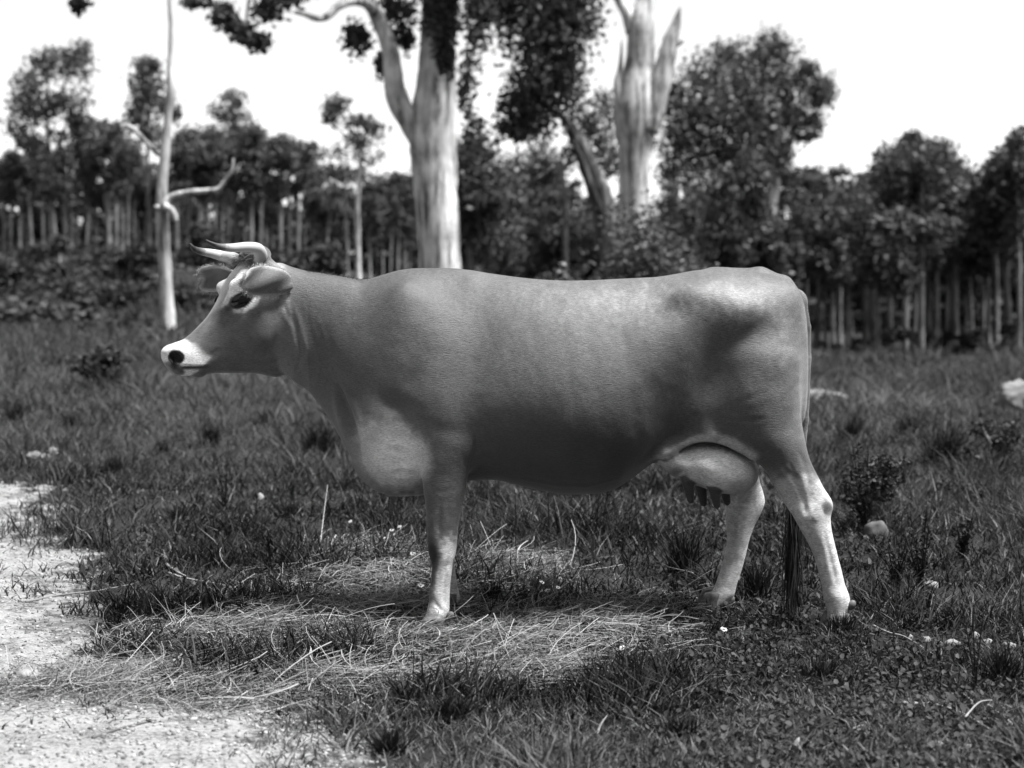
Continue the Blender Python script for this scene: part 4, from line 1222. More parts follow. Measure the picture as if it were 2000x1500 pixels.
for u in right_us: spots.append((u, rs.uniform(34, 45), rs.uniform(.9, 1.3) * (1.0 if u > 1250 else .85)))
ORD = ['first', 'second', 'third', 'fourth', 'fifth', 'sixth', 'seventh', 'eighth', 'ninth', 'tenth', 'eleventh', 'twelfth', 'thirteenth', 'fourteenth', 'fifteenth', 'sixteenth', 'seventeenth', 'eighteenth', 'nineteenth', 'twentieth', 'twenty-first', 'twenty-second', 'twenty-third', 'twenty-fourth']
zones = [(0, 300, 'between the left edge and the slim dead tree'), (300, 560, 'between the slim dead tree and the cow\'s nape'), (560, 820, 'between the cow\'s nape and the thick trunk'),
         (820, 1250, 'between the thick trunk and the bare forked tree'), (1250, 1520, 'behind the cow\'s loin and rump'), (1520, 1745, 'just right of the cow\'s tail head'), (1745, 2100, 'in the right-hand forest towards the edge')]
cnt = {}
for i, (u, d, sc) in enumerate(sorted(spots)):
    k = int(rs.integers(0, 3)) + (3 if u > 850 and rs.random() < .75 else 0)
    X = (u - 1000) * d / FPX; Y = d - DIST; z = float(ground_z(X, Y))
    first = k not in used_models; used_models.add(k)
    wdt = rs.uniform(.6, 1.15)
    o = place(models[k], (X, Y, z), (sc * wdt, sc * wdt, sc), rs.random() * 6.28, first)
    for (a, b2, ph) in zones:
        if a <= u < b2:
            cnt[ph] = cnt.get(ph, 0) + 1
            tag(o, '%s slender trunk from the left %s' % (ORD[cnt[ph] - 1], ph), 'tree', 'slender gums of the back row')
for k in range(6):
    if k not in used_models:
        o = models[k]
        for ch in list(o.children): bpy.data.objects.remove(ch)
        bpy.data.objects.remove(o)

# ---- far wood behind the trunks: one mass
cl = []
rs = np.random.default_rng(5)
def wood(az0, az1, step, d0, h_top, big):
    """a belt of foliage between two bearings (degrees from straight ahead, clockwise) seen from the clearing"""
    for az_ in np.arange(az0, az1, step):
        d = d0 + rs.uniform(-3, 6); a = R(az_)
        X, Y = math.sin(a) * d, math.cos(a) * d - DIST
        z0 = float(ground_z(X, Y)); top = h_top * rs.uniform(.75, 1.12) * (1 + .12 * math.sin(az_ * 1.1))
        for z in np.arange(.15, top, big * 1.1):
            cl.append((X + rs.uniform(-.4, .4), Y + rs.uniform(-2, 2), z0 + z, big * 1.15, big * 1.3, big, 1.0))
wood(-19, -2.5, .30, 66, 2.9, .50)
wood(-2.5, 19, .36, 56, 4.0, .50)
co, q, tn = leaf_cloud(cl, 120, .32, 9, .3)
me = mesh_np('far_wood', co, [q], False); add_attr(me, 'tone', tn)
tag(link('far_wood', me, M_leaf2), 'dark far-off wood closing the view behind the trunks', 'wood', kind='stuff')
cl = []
wood(33, 327, 2.6, 24, 11.0, 1.5)  # unseen foliage ring, added to cut sky fill on the cow's flank
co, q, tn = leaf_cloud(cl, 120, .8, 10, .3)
me = mesh_np('sky_block_wood', co, [q], False); add_attr(me, 'tone', tn)
tag(link('sky_block_wood', me, M_leaf2), 'unseen wood added round the clearing to block low sky light', 'wood', kind='stuff')

# ---- scrub: countable bushes in the middle distance
def bush(u, d, w_, h_, label, seed, per=700, size=.075, mat=M_leaf2, group='scrub bushes before the forest', dens=1.0):
    e, org, bv = tree_root('bush', u, d, label, 'bush', group)
    rs = np.random.default_rng(seed)
    s = d / FPX
    mb = MB()
    cl = []
    for j in range(max(6, int(w_ * h_ / 1400))):
        a = rs.uniform(-1, 1); t = rs.random()
        c = (a * w_ * s * (1 - .45 * t), rs.uniform(-1, 1) * w_ * s * .6, (t * .85 + .08) * h_ * s)
        r_ = rs.uniform(.16, .30) * h_ * s
        cl.append(c + (r_ * 1.15, r_ * 1.1, r_ * .9, rs.uniform(.5, 1.0) * dens))
        if j < 9:
            mb.tube(np.array([[rs.normal(0, .04), rs.normal(0, .04), -.04], [c[0] * .5, c[1] * .5, c[2] * .55], list(c)]), [.022, .014, .005], 5)
    mb.build('stem', M_bark_grey, e)
    crown('foliage', cl, per, size, seed, mat, e, .1)
    return e
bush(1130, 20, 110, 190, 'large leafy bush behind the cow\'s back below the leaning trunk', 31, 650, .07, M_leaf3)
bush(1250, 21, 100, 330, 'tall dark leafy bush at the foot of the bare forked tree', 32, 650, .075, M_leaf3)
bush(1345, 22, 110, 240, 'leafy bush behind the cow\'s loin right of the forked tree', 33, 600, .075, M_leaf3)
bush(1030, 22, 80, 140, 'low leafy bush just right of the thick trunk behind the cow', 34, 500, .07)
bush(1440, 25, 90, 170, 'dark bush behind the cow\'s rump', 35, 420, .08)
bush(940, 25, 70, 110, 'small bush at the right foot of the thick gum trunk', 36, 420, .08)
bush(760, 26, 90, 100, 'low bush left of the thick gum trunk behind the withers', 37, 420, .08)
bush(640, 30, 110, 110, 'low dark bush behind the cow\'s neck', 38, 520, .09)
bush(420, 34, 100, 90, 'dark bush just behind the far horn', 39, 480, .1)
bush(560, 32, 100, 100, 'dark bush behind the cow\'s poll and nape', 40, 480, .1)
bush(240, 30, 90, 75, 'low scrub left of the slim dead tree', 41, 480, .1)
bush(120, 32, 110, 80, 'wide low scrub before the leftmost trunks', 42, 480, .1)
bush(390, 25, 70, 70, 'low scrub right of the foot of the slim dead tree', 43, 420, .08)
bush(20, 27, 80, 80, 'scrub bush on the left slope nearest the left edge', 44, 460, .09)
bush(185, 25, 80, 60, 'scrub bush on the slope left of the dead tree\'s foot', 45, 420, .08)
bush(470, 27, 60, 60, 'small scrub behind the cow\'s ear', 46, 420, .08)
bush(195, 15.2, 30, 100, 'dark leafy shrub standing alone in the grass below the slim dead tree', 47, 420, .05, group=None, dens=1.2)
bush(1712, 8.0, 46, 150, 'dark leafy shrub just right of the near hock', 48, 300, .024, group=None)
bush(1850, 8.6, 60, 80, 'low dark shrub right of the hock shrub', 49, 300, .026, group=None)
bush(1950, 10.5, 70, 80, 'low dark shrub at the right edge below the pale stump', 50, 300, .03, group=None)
# bracken over the left slope, nobody could count it
cl = []
rs = np.random.default_rng(15)
for k in range(260):
    d = rs.uniform(21, 44); u = rs.uniform(-60, 820)
    X = (u - 1000) * d / FPX; Y = d - DIST
    if d < 28 and 240 < u < 430: continue
    if vnoise(np.array(X + 50), np.array(Y), .45) < .42: continue
    r_ = rs.uniform(.14, .32)
    cl.append((X, Y, float(ground_z(X, Y)) + r_ * .35, r_ * 1.5, r_ * 1.3, r_ * .6, rs.uniform(.5, 1.1)))
co, q, tn = leaf_cloud(cl, 150, .13, 16, .0)
me = mesh_np('bracken', co, [q], False); add_attr(me, 'tone', tn)
tag(link('bracken', me, M_leaf2), 'dark bracken and low scrub over the left slope', 'bracken', kind='stuff')
for j, (u, d, w_, h_) in enumerate([(1600, 36, 40, 40), (1680, 37, 40, 36), (1745, 36, 40, 60), (1800, 38, 40, 40), (1860, 37, 40, 44), (1925, 38, 40, 44), (1985, 36, 50, 60)]):
    bush(u, d, w_, h_, ORD[j] + ' low bush from the cow\'s tail along the right forest foot', 60 + j, 300, .10)
# ================================================================== ground cover and small things
def ground_at(u, v):
    """point of the ground met by plate position (u, v)."""
    d = 4200.0 / max(v - 510.0, 30)
    for _ in range(30):
        z = float(ground_z((u - 1000) * d / FPX, d - DIST))
        d = .5 * d + .5 * (EYE - z) * FPX / (v - 510.0)
    X = (u - 1000) * d / FPX; Y = d - DIST
    return np.array([X, Y, float(ground_z(X, Y))]), d

M_grass = tone_mat('grass', .006, .20, rough=.6, spec=.25, trans=.25)
M_clover = tone_mat('clover', .015, .07, rough=.6, spec=.25, trans=.2)
M_hay = tone_mat('hay', .03, .42, rough=.7, spec=.25)
M_rush = tone_mat('rush', .010, .05, rough=.55, spec=.3, trans=.1)
M_stone = tone_mat('stone', .05, .42, rough=.9, noise_sc=30, noise_amt=.5)
M_white = tone_mat('pale_debris', .10, .30, rough=.9, noise_sc=30, noise_amt=.4)
M_wood = tone_mat('weathered_wood', .10, .36, rough=.85, noise_sc=25, noise_amt=.5)

def blades(pos, length, width, tone, seed, lean=.45, mat=M_grass, segs=2, bend=.6):
    """grass blades as tapering strips -> co, quads, tris, tone"""
    rs = np.random.default_rng(seed)
    n0 = len(pos)
    a = rs.random(n0) * 2 * np.pi
    ln = rs.normal(0, lean, n0)
    dirv = np.stack([np.cos(a) * np.abs(ln), np.sin(a) * np.abs(ln), np.ones(n0)], 1)
    dirv /= np.linalg.norm(dirv, axis=1)[:, None]
    out = np.stack([np.cos(a), np.sin(a), np.zeros(n0)], 1)
    sa = rs.random(n0) * 2 * np.pi
    sd = np.stack([np.cos(sa), np.sin(sa), np.zeros(n0)], 1)
    L = np.asarray(length)[:, None]; Wd = np.asarray(width)[:, None]
    bd = rs.uniform(0, bend, n0)[:, None]
    rows = []
    for k in range(segs + 1):
        t = k / segs
        pt = pos + dirv * L * t + (out * bd - np.array([0, 0, .35]) * bd) * L * t * t
        if k < segs:
            w_ = Wd * (1 - .35 * t)
            rows += [pt - sd * w_, pt + sd * w_]
        else:
            rows += [pt]
    co = np.stack(rows, 1)
    m = co.shape[1]
    b0 = (np.arange(n0) * m)[:, None]
    q = np.concatenate([b0 + np.array([[2 * k, 2 * k + 1, 2 * k + 3, 2 * k + 2]]) for k in range(segs - 1)]) if segs > 1 else np.zeros((0, 4), int)
    t3 = b0 + np.array([[2 * segs - 2, 2 * segs - 1, 2 * segs]])
    return co.reshape(-1, 3), q, t3, np.repeat(np.asarray(tone), m)

def scatter(n0, d0, d1, u0=-80, u1=2080, rs=rng):
    d = d0 * (d1 / d0) ** rs.random(n0)
    u = rs.uniform(u0, u1, n0)
    X = (u - 1000) * d / FPX; Y = d - DIST
    return X, Y, d

# ---- turf
N0 = 330000
X, Y, d = scatter(N0, 4.05, 34)
tm = track_mask(X, Y)
nf = vnoise(X, Y, .9); nm = vnoise(X + 7, Y + 3, 3.1); nh = vnoise(X + 1, Y + 5, 9.0)
keep = rng.random(N0) < np.clip(sstep(.60, -.50, tm) ** 1.3 + .10 * vnoise(X + 2, Y, 2.3) ** 2 + .02, 0, 1) * (.22 + .78 * sstep(.25, .55, .5 * nm + .5 * nh))
X, Y, d, tm, nf, nm, nh = [a[keep] for a in (X, Y, d, tm, nf, nm, nh)]
n1 = len(X)
tall = sstep(.50, .75, nf) * .9 + sstep(.60, .82, nm) * 1.1
ln = (.018 + .085 * tall * rng.random(n1) ** 1.5 + .026 * rng.random(n1)) * (1 + d / 14)
ln *= np.where(tm > .02, .5, 1)
wd = (.0011 + .0011 * rng.random(n1)) * (1 + d / 7)
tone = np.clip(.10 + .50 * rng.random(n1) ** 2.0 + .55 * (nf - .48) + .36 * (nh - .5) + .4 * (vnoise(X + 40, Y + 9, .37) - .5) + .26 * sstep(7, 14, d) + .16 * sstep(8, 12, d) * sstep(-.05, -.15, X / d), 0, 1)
front = sstep(5.0, 4.6, d + .25 * (nm - .5))                                    # paler grass across the strip nearest the lens
dry = rng.random(n1) < (.075 + .45 * front + .22 * sstep(-.5, .1, tm) + .55 * np.exp(-((X - 3.4) / 1.3) ** 2 - ((Y - 9.2) / .7) ** 2) + .10 * sstep(.55, .8, vnoise(X + 20, Y, 1.3)))
tone = np.where(dry, rng.uniform(.8, 2.2, n1), tone + .15 * front)
pos = np.stack([X, Y, ground_z(X, Y) - .004], 1)
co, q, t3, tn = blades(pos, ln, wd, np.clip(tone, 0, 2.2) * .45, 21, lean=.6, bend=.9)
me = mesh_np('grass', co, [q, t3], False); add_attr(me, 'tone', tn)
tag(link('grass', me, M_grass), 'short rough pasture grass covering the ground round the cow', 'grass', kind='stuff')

# ---- clover and flat weeds: small round leaves, thickest in the right foreground
N0 = 34000
X, Y, d = scatter(N0, 4.05, 9.5)
tm = track_mask(X, Y)
nn2 = vnoise(X + 13, Y + 2, 1.6); a_ = X / d * FPX
keep = rng.random(N0) < np.clip(sstep(.42, .68, nn2) * .75 + .45 * sstep(100, 500, a_) * sstep(6.5, 5.2, d), 0, 1) * sstep(.05, -.3, tm)
X, Y, d = X[keep], Y[keep], d[keep]; n1 = len(X)
r_ = rng.uniform(.004, .010, n1) * (1 + .3 * (rng.random(n1) < .1))
ctr = np.stack([X, Y, ground_z(X, Y) + rng.uniform(.008, .035, n1)], 1)
nx = rng.normal(0, .45, (n1, 2)); 
ua = rng.random(n1) * 6.28
th = np.arange(6) * np.pi / 3
ring = np.stack([np.cos(th[None] + ua[:, None]), np.sin(th[None] + ua[:, None])], -1) * r_[:, None, None] * rng.uniform(.65, 1.15, (n1, 6, 1))
co = np.concatenate([ring + ctr[:, None, :2], (ctr[:, None, 2:] + ring[..., :1] * nx[:, None, :1] + ring[..., 1:] * nx[:, None, 1:])], -1)
co = np.concatenate([co, (ctr - np.array([0, 0, .002]))[:, None]], 1)
b0 = (np.arange(n1) * 7)[:, None]
t3 = np.concatenate([b0 + np.array([[6, k, (k + 1) % 6]]) for k in range(6)])
me = mesh_np('clover', co.reshape(-1, 3), [t3], False); add_attr(me, 'tone', np.repeat(np.clip(rng.random(n1) ** 1.5, 0, 1), 7))
tag(link('clover', me, M_clover), 'low clover and flat weeds among the grass before the cow', 'ground cover', kind='stuff')

# ---- hay strewn round the front feet
HEAPS = [(600, 1215, .50, .16, 1.0, .05), (760, 1140, .45, .16, .8, .05), (480, 1250, .40, .12, .9, .04), (940, 1260, .40, .10, .8, .03), (1080, 1230, .42, .10, .7, .03), (250, 1330, .42, .09, .6, .015),
         (980, 1110, .26, .12, .5, .04), (640, 1330, .40, .08, .55, .02), (420, 1370, .34, .07, .35, .01), (1200, 1200, .30, .09, .35, .03), (120, 1350, .30, .06, .35, .01), (860, 1190, .30, .14, .55, .03), (700, 1085, .30, .12, .55, .03), (1020, 1310, .30, .08, .5, .015)]
CO, Q4, TN = [], [], []; nb = 0
for (u, v, rx, ry, de, hh) in HEAPS:
    c, dd = ground_at(u, v)
    k = int(3200 * de)
    px = c[0] + rng.normal(0, rx * .55, k); py = c[1] + rng.normal(0, ry * 1.5, k)
    hp_ = hh * np.exp(-((px - c[0]) / rx) ** 2 - ((py - c[1]) / (ry * 2)) ** 2)
    base = ground_z(px, py) + .012 + hp_ * rng.random(k) * 1.4
    L = rng.uniform(.03, .22, k) * rng.uniform(.5, 1.2, k); ang = rng.uniform(0, 2 * np.pi, k)
    curv = rng.normal(0, 2.8, k) * (rng.random(k) < .7); tilt = rng.normal(0.02, .22, k); w_ = rng.uniform(.0005, .0013, k) * np.where(rng.random(k) < .06, 2.2, 1)
    x_, y_, z_ = px.copy(), py.copy(), base.copy(); rows = []
    sg = 5
    for s in range(sg + 1):
        nxv = np.stack([-np.sin(ang), np.cos(ang), .3 * np.ones(k)], 1) * w_[:, None]
        pt = np.stack([x_, y_, np.maximum(z_ - .5 * hp_ * 0, ground_z(x_, y_) + .004)], 1)
        rows += [pt - nxv, pt + nxv]
        st = L / sg
        x_ = x_ + np.cos(ang) * st; y_ = y_ + np.sin(ang) * st; z_ = z_ + tilt * st; ang = ang + curv * st * 3; tilt = tilt - .35 * st * 8 * rng.random(k)
    co = np.stack(rows, 1); m = co.shape[1]
    b0 = (np.arange(k) * m)[:, None] + nb
    Q4.append(np.concatenate([b0 + np.array([[2 * s, 2 * s + 1, 2 * s + 3, 2 * s + 2]]) for s in range(sg)]))
    CO.append(co.reshape(-1, 3)); TN.append(np.repeat(np.clip(rng.beta(1.0, 2.0, k), 0, 1), m)); nb += k * m
me = mesh_np('hay', np.concatenate(CO), [np.concatenate(Q4)], False); add_attr(me, 'tone', np.concatenate(TN))
tag(link('hay', me, M_hay), 'loose dry hay strewn on the grass round the front hooves', 'hay', kind='stuff')

# ---- gravel on the track
def lump(seed, sub=1, sq=.7, rough=.18):
    rs = np.random.default_rng(seed)
    bm = bmesh.new(); bmesh.ops.create_icosphere(bm, subdivisions=sub, radius=1.0)
    co = np.array([v.co[:] for v in bm.verts]); t3 = np.array([[v.index for v in f.verts] for f in bm.faces]); bm.free()
    co = co * (1 + rs.normal(0, rough, (len(co), 1))); co[:, 2] *= sq
    return co, t3
g_co = [lump(k) for k in range(5)]
N0 = 9000
X, Y, d = scatter(N0, 4.05, 11, -80, 1000)
keep = (track_mask(X, Y) > -.15) & (rng.random(N0) < .9)
X, Y = X[keep], Y[keep]; n1 = len(X)
CO, TR, TN = [], [], []; nb = 0
sz = rng.uniform(.003, .008, n1) * np.where(rng.random(n1) < .04, 1.6, 1)
zz = track_z(X, Y)
for k in range(5):
    i = np.arange(k, n1, 5)
    c0, t0 = g_co[k]
    a = rng.random(len(i)) * 6.28
    rc, rsn = np.cos(a)[:, None], np.sin(a)[:, None]
    cx = (c0[None, :, 0] * rc - c0[None, :, 1] * rsn) * sz[i][:, None] + X[i][:, None]
    cy = (c0[None, :, 0] * rsn + c0[None, :, 1] * rc) * sz[i][:, None] + Y[i][:, None]
    cz = c0[None, :, 2] * sz[i][:, None] + zz[i][:, None] + .001
    CO.append(np.stack([cx, cy, cz], -1).reshape(-1, 3))
    TR.append((t0[None] + (np.arange(len(i)) * len(c0))[:, None, None]).reshape(-1, 3) + nb)
    TN.append(np.repeat(.15 + .85 * rng.random(len(i)), len(c0))); nb += len(i) * len(c0)
me = mesh_np('gravel', np.concatenate(CO), [np.concatenate(TR)], True); add_attr(me, 'tone', np.concatenate(TN))
tag(link('gravel', me, M_stone), 'fine loose gravel scattered over the pale track', 'gravel', kind='stuff')

# ---- rush tussocks
def tussock(u, v, wpx, hpx, label, seed, k=260, tn0=.25, mat=M_rush, name='rush_tussock', cat='tussock', group='tussocks in the pasture', lean=.28, wscale=1.0):
    c, dd = ground_at(u, v)
    s = dd / FPX
    e = empty(name, c)
    tag(e, label, cat, group)
    rs = np.random.default_rng(seed)
    pos = rs.normal(0, .33, (k, 3)) * wpx * s * .55; pos[:, 1] *= .8; pos[:, 2] = -.01
    L = rs.uniform(.45, 1.05, k) * hpx * s
    co, q, t3, tn = blades(pos, L, rs.uniform(.0010, .0020, k) * wscale * (1 + dd / 12), np.clip(tn0 + rs.normal(0, .2, k), 0, 1), seed, lean, segs=3, bend=.5)
    me = mesh_np('blade_clump', co, [q, t3], False); add_attr(me, 'tone', tn)
    link('blade_clump', me, mat, e)
    k2 = max(20, k // 5)
    pos = rs.normal(0, .4, (k2, 3)) * wpx * s * .6; pos[:, 2] = -.01
    co, q, t3, tn = blades(pos, rs.uniform(.25, .7, k2) * hpx * s, rs.uniform(.001, .002, k2) * wscale * (1 + dd / 12), rs.uniform(.6, 1, k2), seed + 1, .9, segs=3, bend=1.2)
    me = mesh_np('dead_blades', co, [q, t3], False); add_attr(me, 'tone', tn)
    link('dead_blades', me, M_grass, e)
    return e
TUS = [(1335, 1128, 60, 120, 'dark rush tussock between the front and hind legs, nearest the far hind leg', 300), (1478, 1172, 70, 100, 'rush tussock between the two hind legs beside the tail switch', 260),
       (412, 872, 44, 60, 'small dark tussock in the grass below the cow\'s chin', 200), (318, 890, 40, 44, 'low tussock left of the one below the chin', 160), (625, 895, 90, 90, 'wide dark tussock in front of the cow\'s brisket', 360),
       (28, 828, 44, 60, 'tussock at the left edge of the pasture', 200), (140, 838, 34, 44, 'thin tussock right of the left-edge one', 130), (222, 930, 60, 60, 'tussock between the track edge and the chin', 200),
       (560, 1010, 40, 50, 'thin grass clump left of the brisket', 120), (345, 1020, 50, 50, 'low clump beside the pale track edge', 150), (1850, 905, 90, 95, 'big fading grass clump right of the cow', 320),
       (1745, 960, 70, 80, 'grass clump right of the near hock', 260), (1905, 985, 70, 70, 'grass clump at the right under the big fading one', 240), (1665, 860, 70, 70, 'grass clump just behind the hanging tail', 220),
       (1780, 850, 80, 60, 'grass clump half way to the pale stump', 220), (1960, 870, 60, 60, 'grass clump below the pale stump', 200), (780, 985, 50, 50, 'dark clump under the brisket behind the near front leg', 150),
       (1150, 1020, 50, 50, 'low clump under the cow\'s belly', 140), (1040, 1000, 50, 44, 'low clump under the belly nearer the front leg', 140), (960, 1180, 44, 60, 'dark clump right behind the front hooves', 150),
       (1640, 1240, 60, 60, 'dark grass clump round the near hind hoof', 200), (1400, 1240, 60, 40, 'grass clump before the far hind hoof', 160), (1950, 1330, 90, 90, 'dark stalky clump at the right edge in the foreground', 260),
       (1600, 1330, 80, 60, 'grass clump in the foreground below the near hind hoof', 260), (1180, 1350, 80, 60, 'grass clump in the foreground right of the hay', 260), (880, 1410, 90, 70, 'grass clump at the front edge right of the track', 300),
       (760, 1470, 80, 70, 'grass clump at the bottom edge beside the track', 260), (1330, 1440, 90, 60, 'grass clump at the bottom edge below the cow\'s belly', 260), (100, 720, 60, 40, 'small distant clump on the left slope', 120),
       (520, 830, 44, 44, 'pale grass clump under the cow\'s throat', 150), (60, 1010, 40, 30, 'tiny clump on the track at the left edge', 60), (300, 1120, 30, 26, 'tiny clump on the track below the chin clump', 60)]
for i, (u, v, w_, h_, lb, k) in enumerate(TUS):
    tussock(u, v, w_, h_, lb, 400 + i, k, .3 if i in (10, 13, 14, 29) else .15, lean=.22 if i in (0, 1, 2, 4) else .35)

# ---- leafy weeds with upright stems
def weed(u, v, hpx, stems, label, seed, leaf=.02, spread=.25, dark=.25):
    c, dd = ground_at(u, v); s = dd / FPX; H = hpx * s
    e = empty('weed', c); tag(e, label, 'weed', 'upright weeds in the pasture')
    rs = np.random.default_rng(seed)
    mbs, cl_co, cl_t = MB(), [], []
    for j in range(stems):
        a = rs.random() * 6.28; sp = rs.uniform(.2, 1) * spread * H; h_ = H * rs.uniform(.55, 1)
        p = spline([[0, 0, -.01], [math.cos(a) * sp * .3, math.sin(a) * sp * .3, h_ * .4], [math.cos(a) * sp, math.sin(a) * sp, h_]], 8)
        mbs.tube(p, np.linspace(.003, .001, 8) * (1 + dd / 14), 5, tone=.3, cap=False)
        k = int(2.2 * h_ / max(leaf, .01)) + 24
        i = rs.uniform(.25, 1, k)
        q = p[(i * 7).astype(int)] + rs.normal(0, leaf * .45, (k, 3))
        for x in q:
            ax = rs.normal(0, 1, 3); ax[2] = abs(ax[2]) * .7 + .2; ax /= np.linalg.norm(ax); b2 = np.cross(ax, rs.normal(0, 1, 3)); b2 /= np.linalg.norm(b2)
            L = leaf * rs.uniform(.5, 1.2)
            cl_co.append(np.array([x, x + ax * L * .5 + b2 * L * .2, x + ax * L, x + ax * L * .5 - b2 * L * .2])); cl_t.append(np.full(4, np.clip(dark + rs.normal(0, .2), 0, 1)))
    mbs.build('stem', M_rush, e)
    m = len(cl_co)
    me = mesh_np('leaves', np.concatenate(cl_co), [np.arange(4 * m).reshape(m, 4)], False); add_attr(me, 'tone', np.concatenate(cl_t))
    lf = link('leaves', me, M_clover, e); lf['kind'] = 'stuff'
    return e
weed(1690, 1045, 195, 8, 'tall dark leafy weed just right of the near hock', 601, .03, .25, .08)
weed(1655, 1010, 130, 6, 'short dark weed close behind the hock', 602, .028, .22, .08)
weed(1800, 1160, 170, 8, 'leafy spired weed right of the near hind hoof', 603, .022, .3, .1)
weed(1750, 1150, 110, 8, 'low bushy weed between the hind hoof and the spired weed', 604, .022, .4, .1)
weed(1880, 1090, 100, 8, 'bushy weed at the right of the pasture', 605, .026, .4, .1)
weed(440, 1000, 110, 4, 'thin stemmed weed in front of the cow between track and brisket', 607, .016, .3)
weed(1905, 1350, 230, 3, 'tall thin dark stalks at the right in the foreground', 608, .010, .12)
weed(1965, 1010, 90, 4, 'weed at the right edge below the pale stump', 609, .018, .4)
weed(30, 760, 60, 4, 'small dark weed at the left edge below the slope', 610, .03, .5)

# ---- daisies
M_petal = tone_mat('daisy_petal', .45, .60, rough=.7)
M_disc = tone_mat('daisy_disc', .02, .05, rough=.8)
def daisy(u, v, label, seed, r_=.012, tilt=.5):
    c, dd = ground_at(u, v + 16); rs = np.random.default_rng(seed)
    e = empty('daisy', c); tag(e, label, 'flower', 'daisies in the grass')
    h_ = 20 * dd / FPX
    mb = MB(); mb.tube([[0, 0, -.01], [.004, 0, h_ * .5], [0, 0, h_]], [.0012, .001, .001], 5, tone=.3, cap=False); mb.build('stem', M_rush, e)
    nrm = Vector((rs.normal(0, .3), -tilt, 1)).normalized(); rot = nrm.to_track_quat('Z', 'Y').to_matrix()
    co, t3 = lump(seed, 1, .5, .05)
    co = co * r_ * .34; co = np.array([list(rot @ Vector(p)) for p in co]) + [0, 0, h_]
    mb = MB(); mb.add(co, t=t3, tone=.5); mb.build('disc', M_disc, e)
    for k in range(11):
        a = k * 2 * math.pi / 11 + rs.normal(0, .08); L = r_ * rs.uniform(.85, 1.15)
        ca, sa = math.cos(a), math.sin(a)
        pts = [(ca * r_ * .28 - sa * .001, sa * r_ * .28 + ca * .001, 0), (ca * L * .7 - sa * .0022, sa * L * .7 + ca * .0022, .001), (ca * L, sa * L, 0), (ca * L * .7 + sa * .0022, sa * L * .7 - ca * .0022, .001), (ca * r_ * .28 + sa * .001, sa * r_ * .28 - ca * .001, 0)]
        co = np.array([list(rot @ Vector(p)) for p in pts]) + [0, 0, h_ + .001]
        mb = MB(); mb.add(co, t=[(0, 1, 4), (1, 3, 4), (1, 2, 3)], tone=.8); mb.build('petal', M_petal, e, smooth=False)
DA = [(806, 1086, 'daisy just left of the near knee'), (822, 1148, 'daisy touching the left side of the near front shank'), (722, 1068, 'daisy farther left of the knees above the hay'), (1058, 1142, 'leftmost daisy of the cluster behind the front legs'),
      (1070, 1158, 'lowest daisy of the cluster behind the front legs'), (1090, 1152, 'rightmost daisy of the cluster behind the front legs'), (1056, 1158, 'second daisy from the left in the cluster behind the front legs'), (1216, 1270, 'single daisy right of the hay'), (1414, 1234, 'single daisy before the far hind hoof'),
      (765, 1040, 'highest of the small daisies left of the front leg'), (780, 1033, 'highest right daisy left of the front leg'), (752, 1056, 'small daisy left of the front leg, third from the top'), (748, 1074, 'small daisy above the hay near the pale stalk'), (684, 1023, 'small daisy farthest left in front of the front legs')]
for i, (u, v, lb) in enumerate(DA): daisy(u, v, lb, 700 + i, .013 if i in (0, 1, 4, 7, 8) else .010)

# ---- sticks and straws that can be told apart
def stick(name, rows, rad, label, mat=M_wood, tone=.8, cat='stick', lift=.012, group=None, br=None):
    pts = []
    for (u, v, *h) in rows:
        c, dd = ground_at(u, v); pts.append(c + [0, 0, lift + (h[0] if h else 0)])
    p = spline(pts, 6 * len(pts))
    mb = MB(); mb.tube(p, np.linspace(rad, rad * .35, len(p)), 6, tone=tone, twist_noise=.12, seed=len(label))
    o = mb.build(name, mat); tag(o, label, cat, group)
    return o
G1 = 'pale twigs lying in the foreground'
stick('twig', [(1765, 1382), (1830, 1386), (1880, 1402), (1932, 1432)], .006, 'pale bent twig lying in the right foreground', group=G1)
stick('twig', [(1930, 1386), (1960, 1408), (1998, 1442)], .005, 'pale twig running off the right edge in the foreground', group=G1)
stick('twig', [(1885, 1424, .02), (1912, 1402, .03), (1938, 1390, .02)], .003, 'thin twig crossing the bent twig at the right', group=G1)
stick('twig', [(1670, 1210), (1730, 1240), (1770, 1252), (1830, 1290)], .004, 'long thin twig right of the near hind hoof', group=G1)
stick('twig', [(330, 1125), (360, 1135), (420, 1146), (488, 1158)], .006, 'pale straight stick lying left of the hay pile', group=G1)
stick('twig', [(325, 1108), (345, 1122), (365, 1132)], .007, 'short pale stick end beside the long straight one', group=G1)
stick('twig', [(50, 1182), (120, 1168), (190, 1160), (262, 1146)], .005, 'dry stem lying across the pale track', tone=.35, group=G1)
stick('twig', [(180, 1450), (240, 1430), (305, 1415)], .005, 'dark dry stem on the track at the bottom left', tone=.1, group=G1)
stick('twig', [(617, 1122), (625, 1090, .05), (632, 1062, .12), (640, 1030, .20)], .003, 'upright pale stalk in the grass left of the front legs', tone=.9, lift=0, group=G1)
stick('twig', [(1040, 1065), (1070, 1078), (1100, 1088)], .003, 'pale stalk on the grass under the belly', group=G1)
stick('twig', [(740, 1245), (820, 1242), (900, 1242), (960, 1240)], .004, 'long straw lying just before the near front hoof', M_hay, .9, group=G1)
stick('twig', [(1165, 1446), (1175, 1436, .02), (1186, 1428, .03)], .004, 'pale dry leaf stalk at the bottom edge under the belly', tone=.4, group=G1)

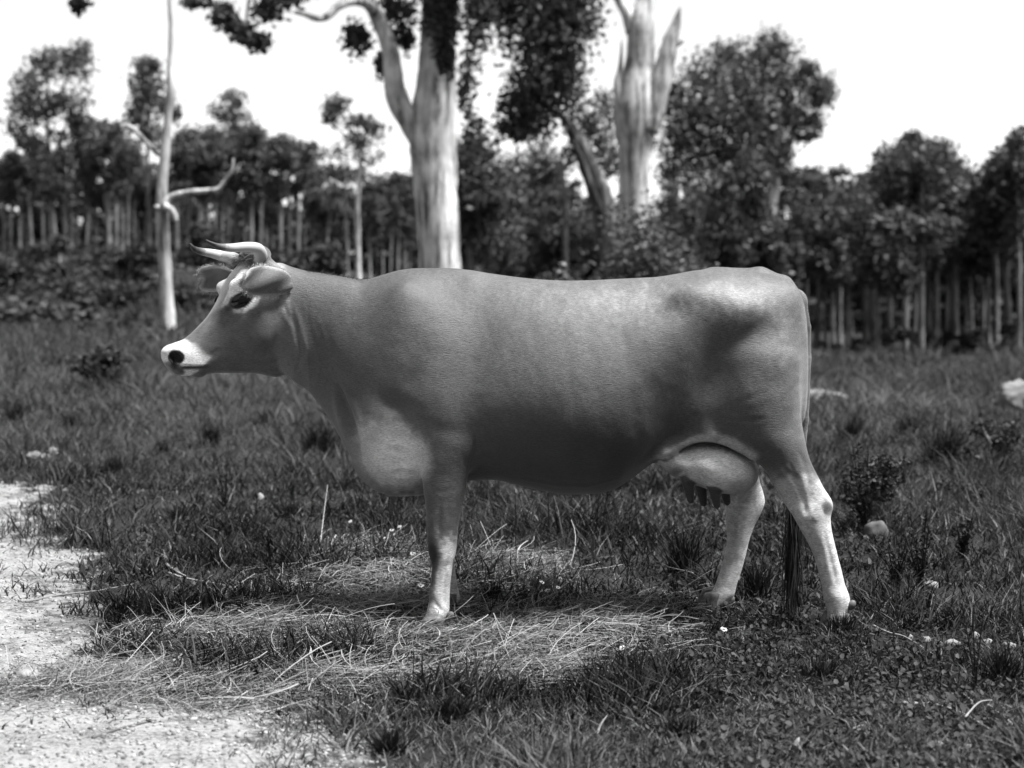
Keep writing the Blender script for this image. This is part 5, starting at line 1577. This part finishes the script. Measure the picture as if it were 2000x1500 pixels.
# ---- stones, chips, paper, log and stump
def rock(u, v, wpx, hpx, label, seed, mat=M_stone, tone=.7, name='stone', cat='stone', group='pale stones and chips', sub=3, rough=.05):
    c, dd = ground_at(u, v); s = dd / FPX
    co, t3 = lump(seed, sub, 1.0, rough)
    for k in range(len(co)):
        co[k] *= 1 + .25 * mnoise.noise(Vector(co[k]) * 1.3 + Vector((seed, 0, 0))) + .12 * mnoise.noise(Vector(co[k]) * 3.1)
    co = co * np.array([wpx * s / 2, wpx * s / 2.4, hpx * s * .62])
    co[:, 2] += hpx * s * .30
    mb = MB(); mb.add(co, t=t3, tone=tone); o = mb.build(name, mat, smooth=True)
    o.location = c; tag(o, label, cat, group)
    return o
rock(1712, 1052, 46, 38, 'grey rounded stone half hidden right of the near hind leg', 801, tone=.18)
rock(1702, 745, 18, 12, 'small pale stone on the far grass right of the tail', 802, M_white, .8)
rock(1758, 748, 26, 18, 'larger pale stone farther right of the tail by the forest', 803, M_white, .8)
rock(48, 1330, 60, 24, 'white crumpled scrap lying on the track at the left', 804, M_white, .9, 'scrap', 'scrap', rough=.16)
rock(68, 898, 44, 16, 'pale broken lump in the grass at the left edge', 805, M_white, .6, rough=.15)
rock(104, 888, 26, 16, 'small white lump right of the broken one at the left', 806, M_white, .9, rough=.15)
for i, (u, v, w_, h_, lb) in enumerate([(1862, 1262, 30, 14, 'leftmost of the pale chips at the right'), (1905, 1248, 18, 14, 'uppermost of the pale chips at the right'), (1930, 1258, 20, 12, 'middle pale chip at the right'), (1968, 1268, 26, 14, 'pale chip nearest the right edge'),
                                   (1775, 1250, 18, 12, 'pale chip between the hind hoof and the right chips'), (1808, 1255, 18, 14, 'second chip between the hind hoof and the right chips'), (1815, 1148, 30, 16, 'pale flat stone right of the hind hoof by the weeds'),
                                   (1830, 1458, 30, 10, 'pale leaf scrap in the bottom right corner, left one'), (1895, 1462, 34, 10, 'pale leaf scrap in the bottom right corner, middle one'), (1950, 1466, 26, 10, 'pale leaf scrap nearest the bottom right corner'), (1680, 1432, 34, 16, 'dry leaf lying at the bottom right of the middle'),
                                   (508, 978, 14, 14, 'small white scrap in the grass before the brisket'), (1025, 1085, 12, 12, 'small pale scrap under the belly'), (1556, 1470, 16, 30, 'pale upright dry leaf at the bottom edge')]):
    rock(u, v, w_, h_, lb, 820 + i, M_white, .75, 'chip', 'chip', sub=2, rough=.22)
rock(1990, 800, 90, 62, 'large pale weathered stump at the right edge behind the cow', 840, M_white, .55, 'stump', 'stump', None, 4, .04)
stick('log', [(1565, 796), (1600, 792), (1625, 793), (1652, 796)], .075, 'pale fallen log on the grass just right of the tail', M_white, 1.0, 'log', .09)
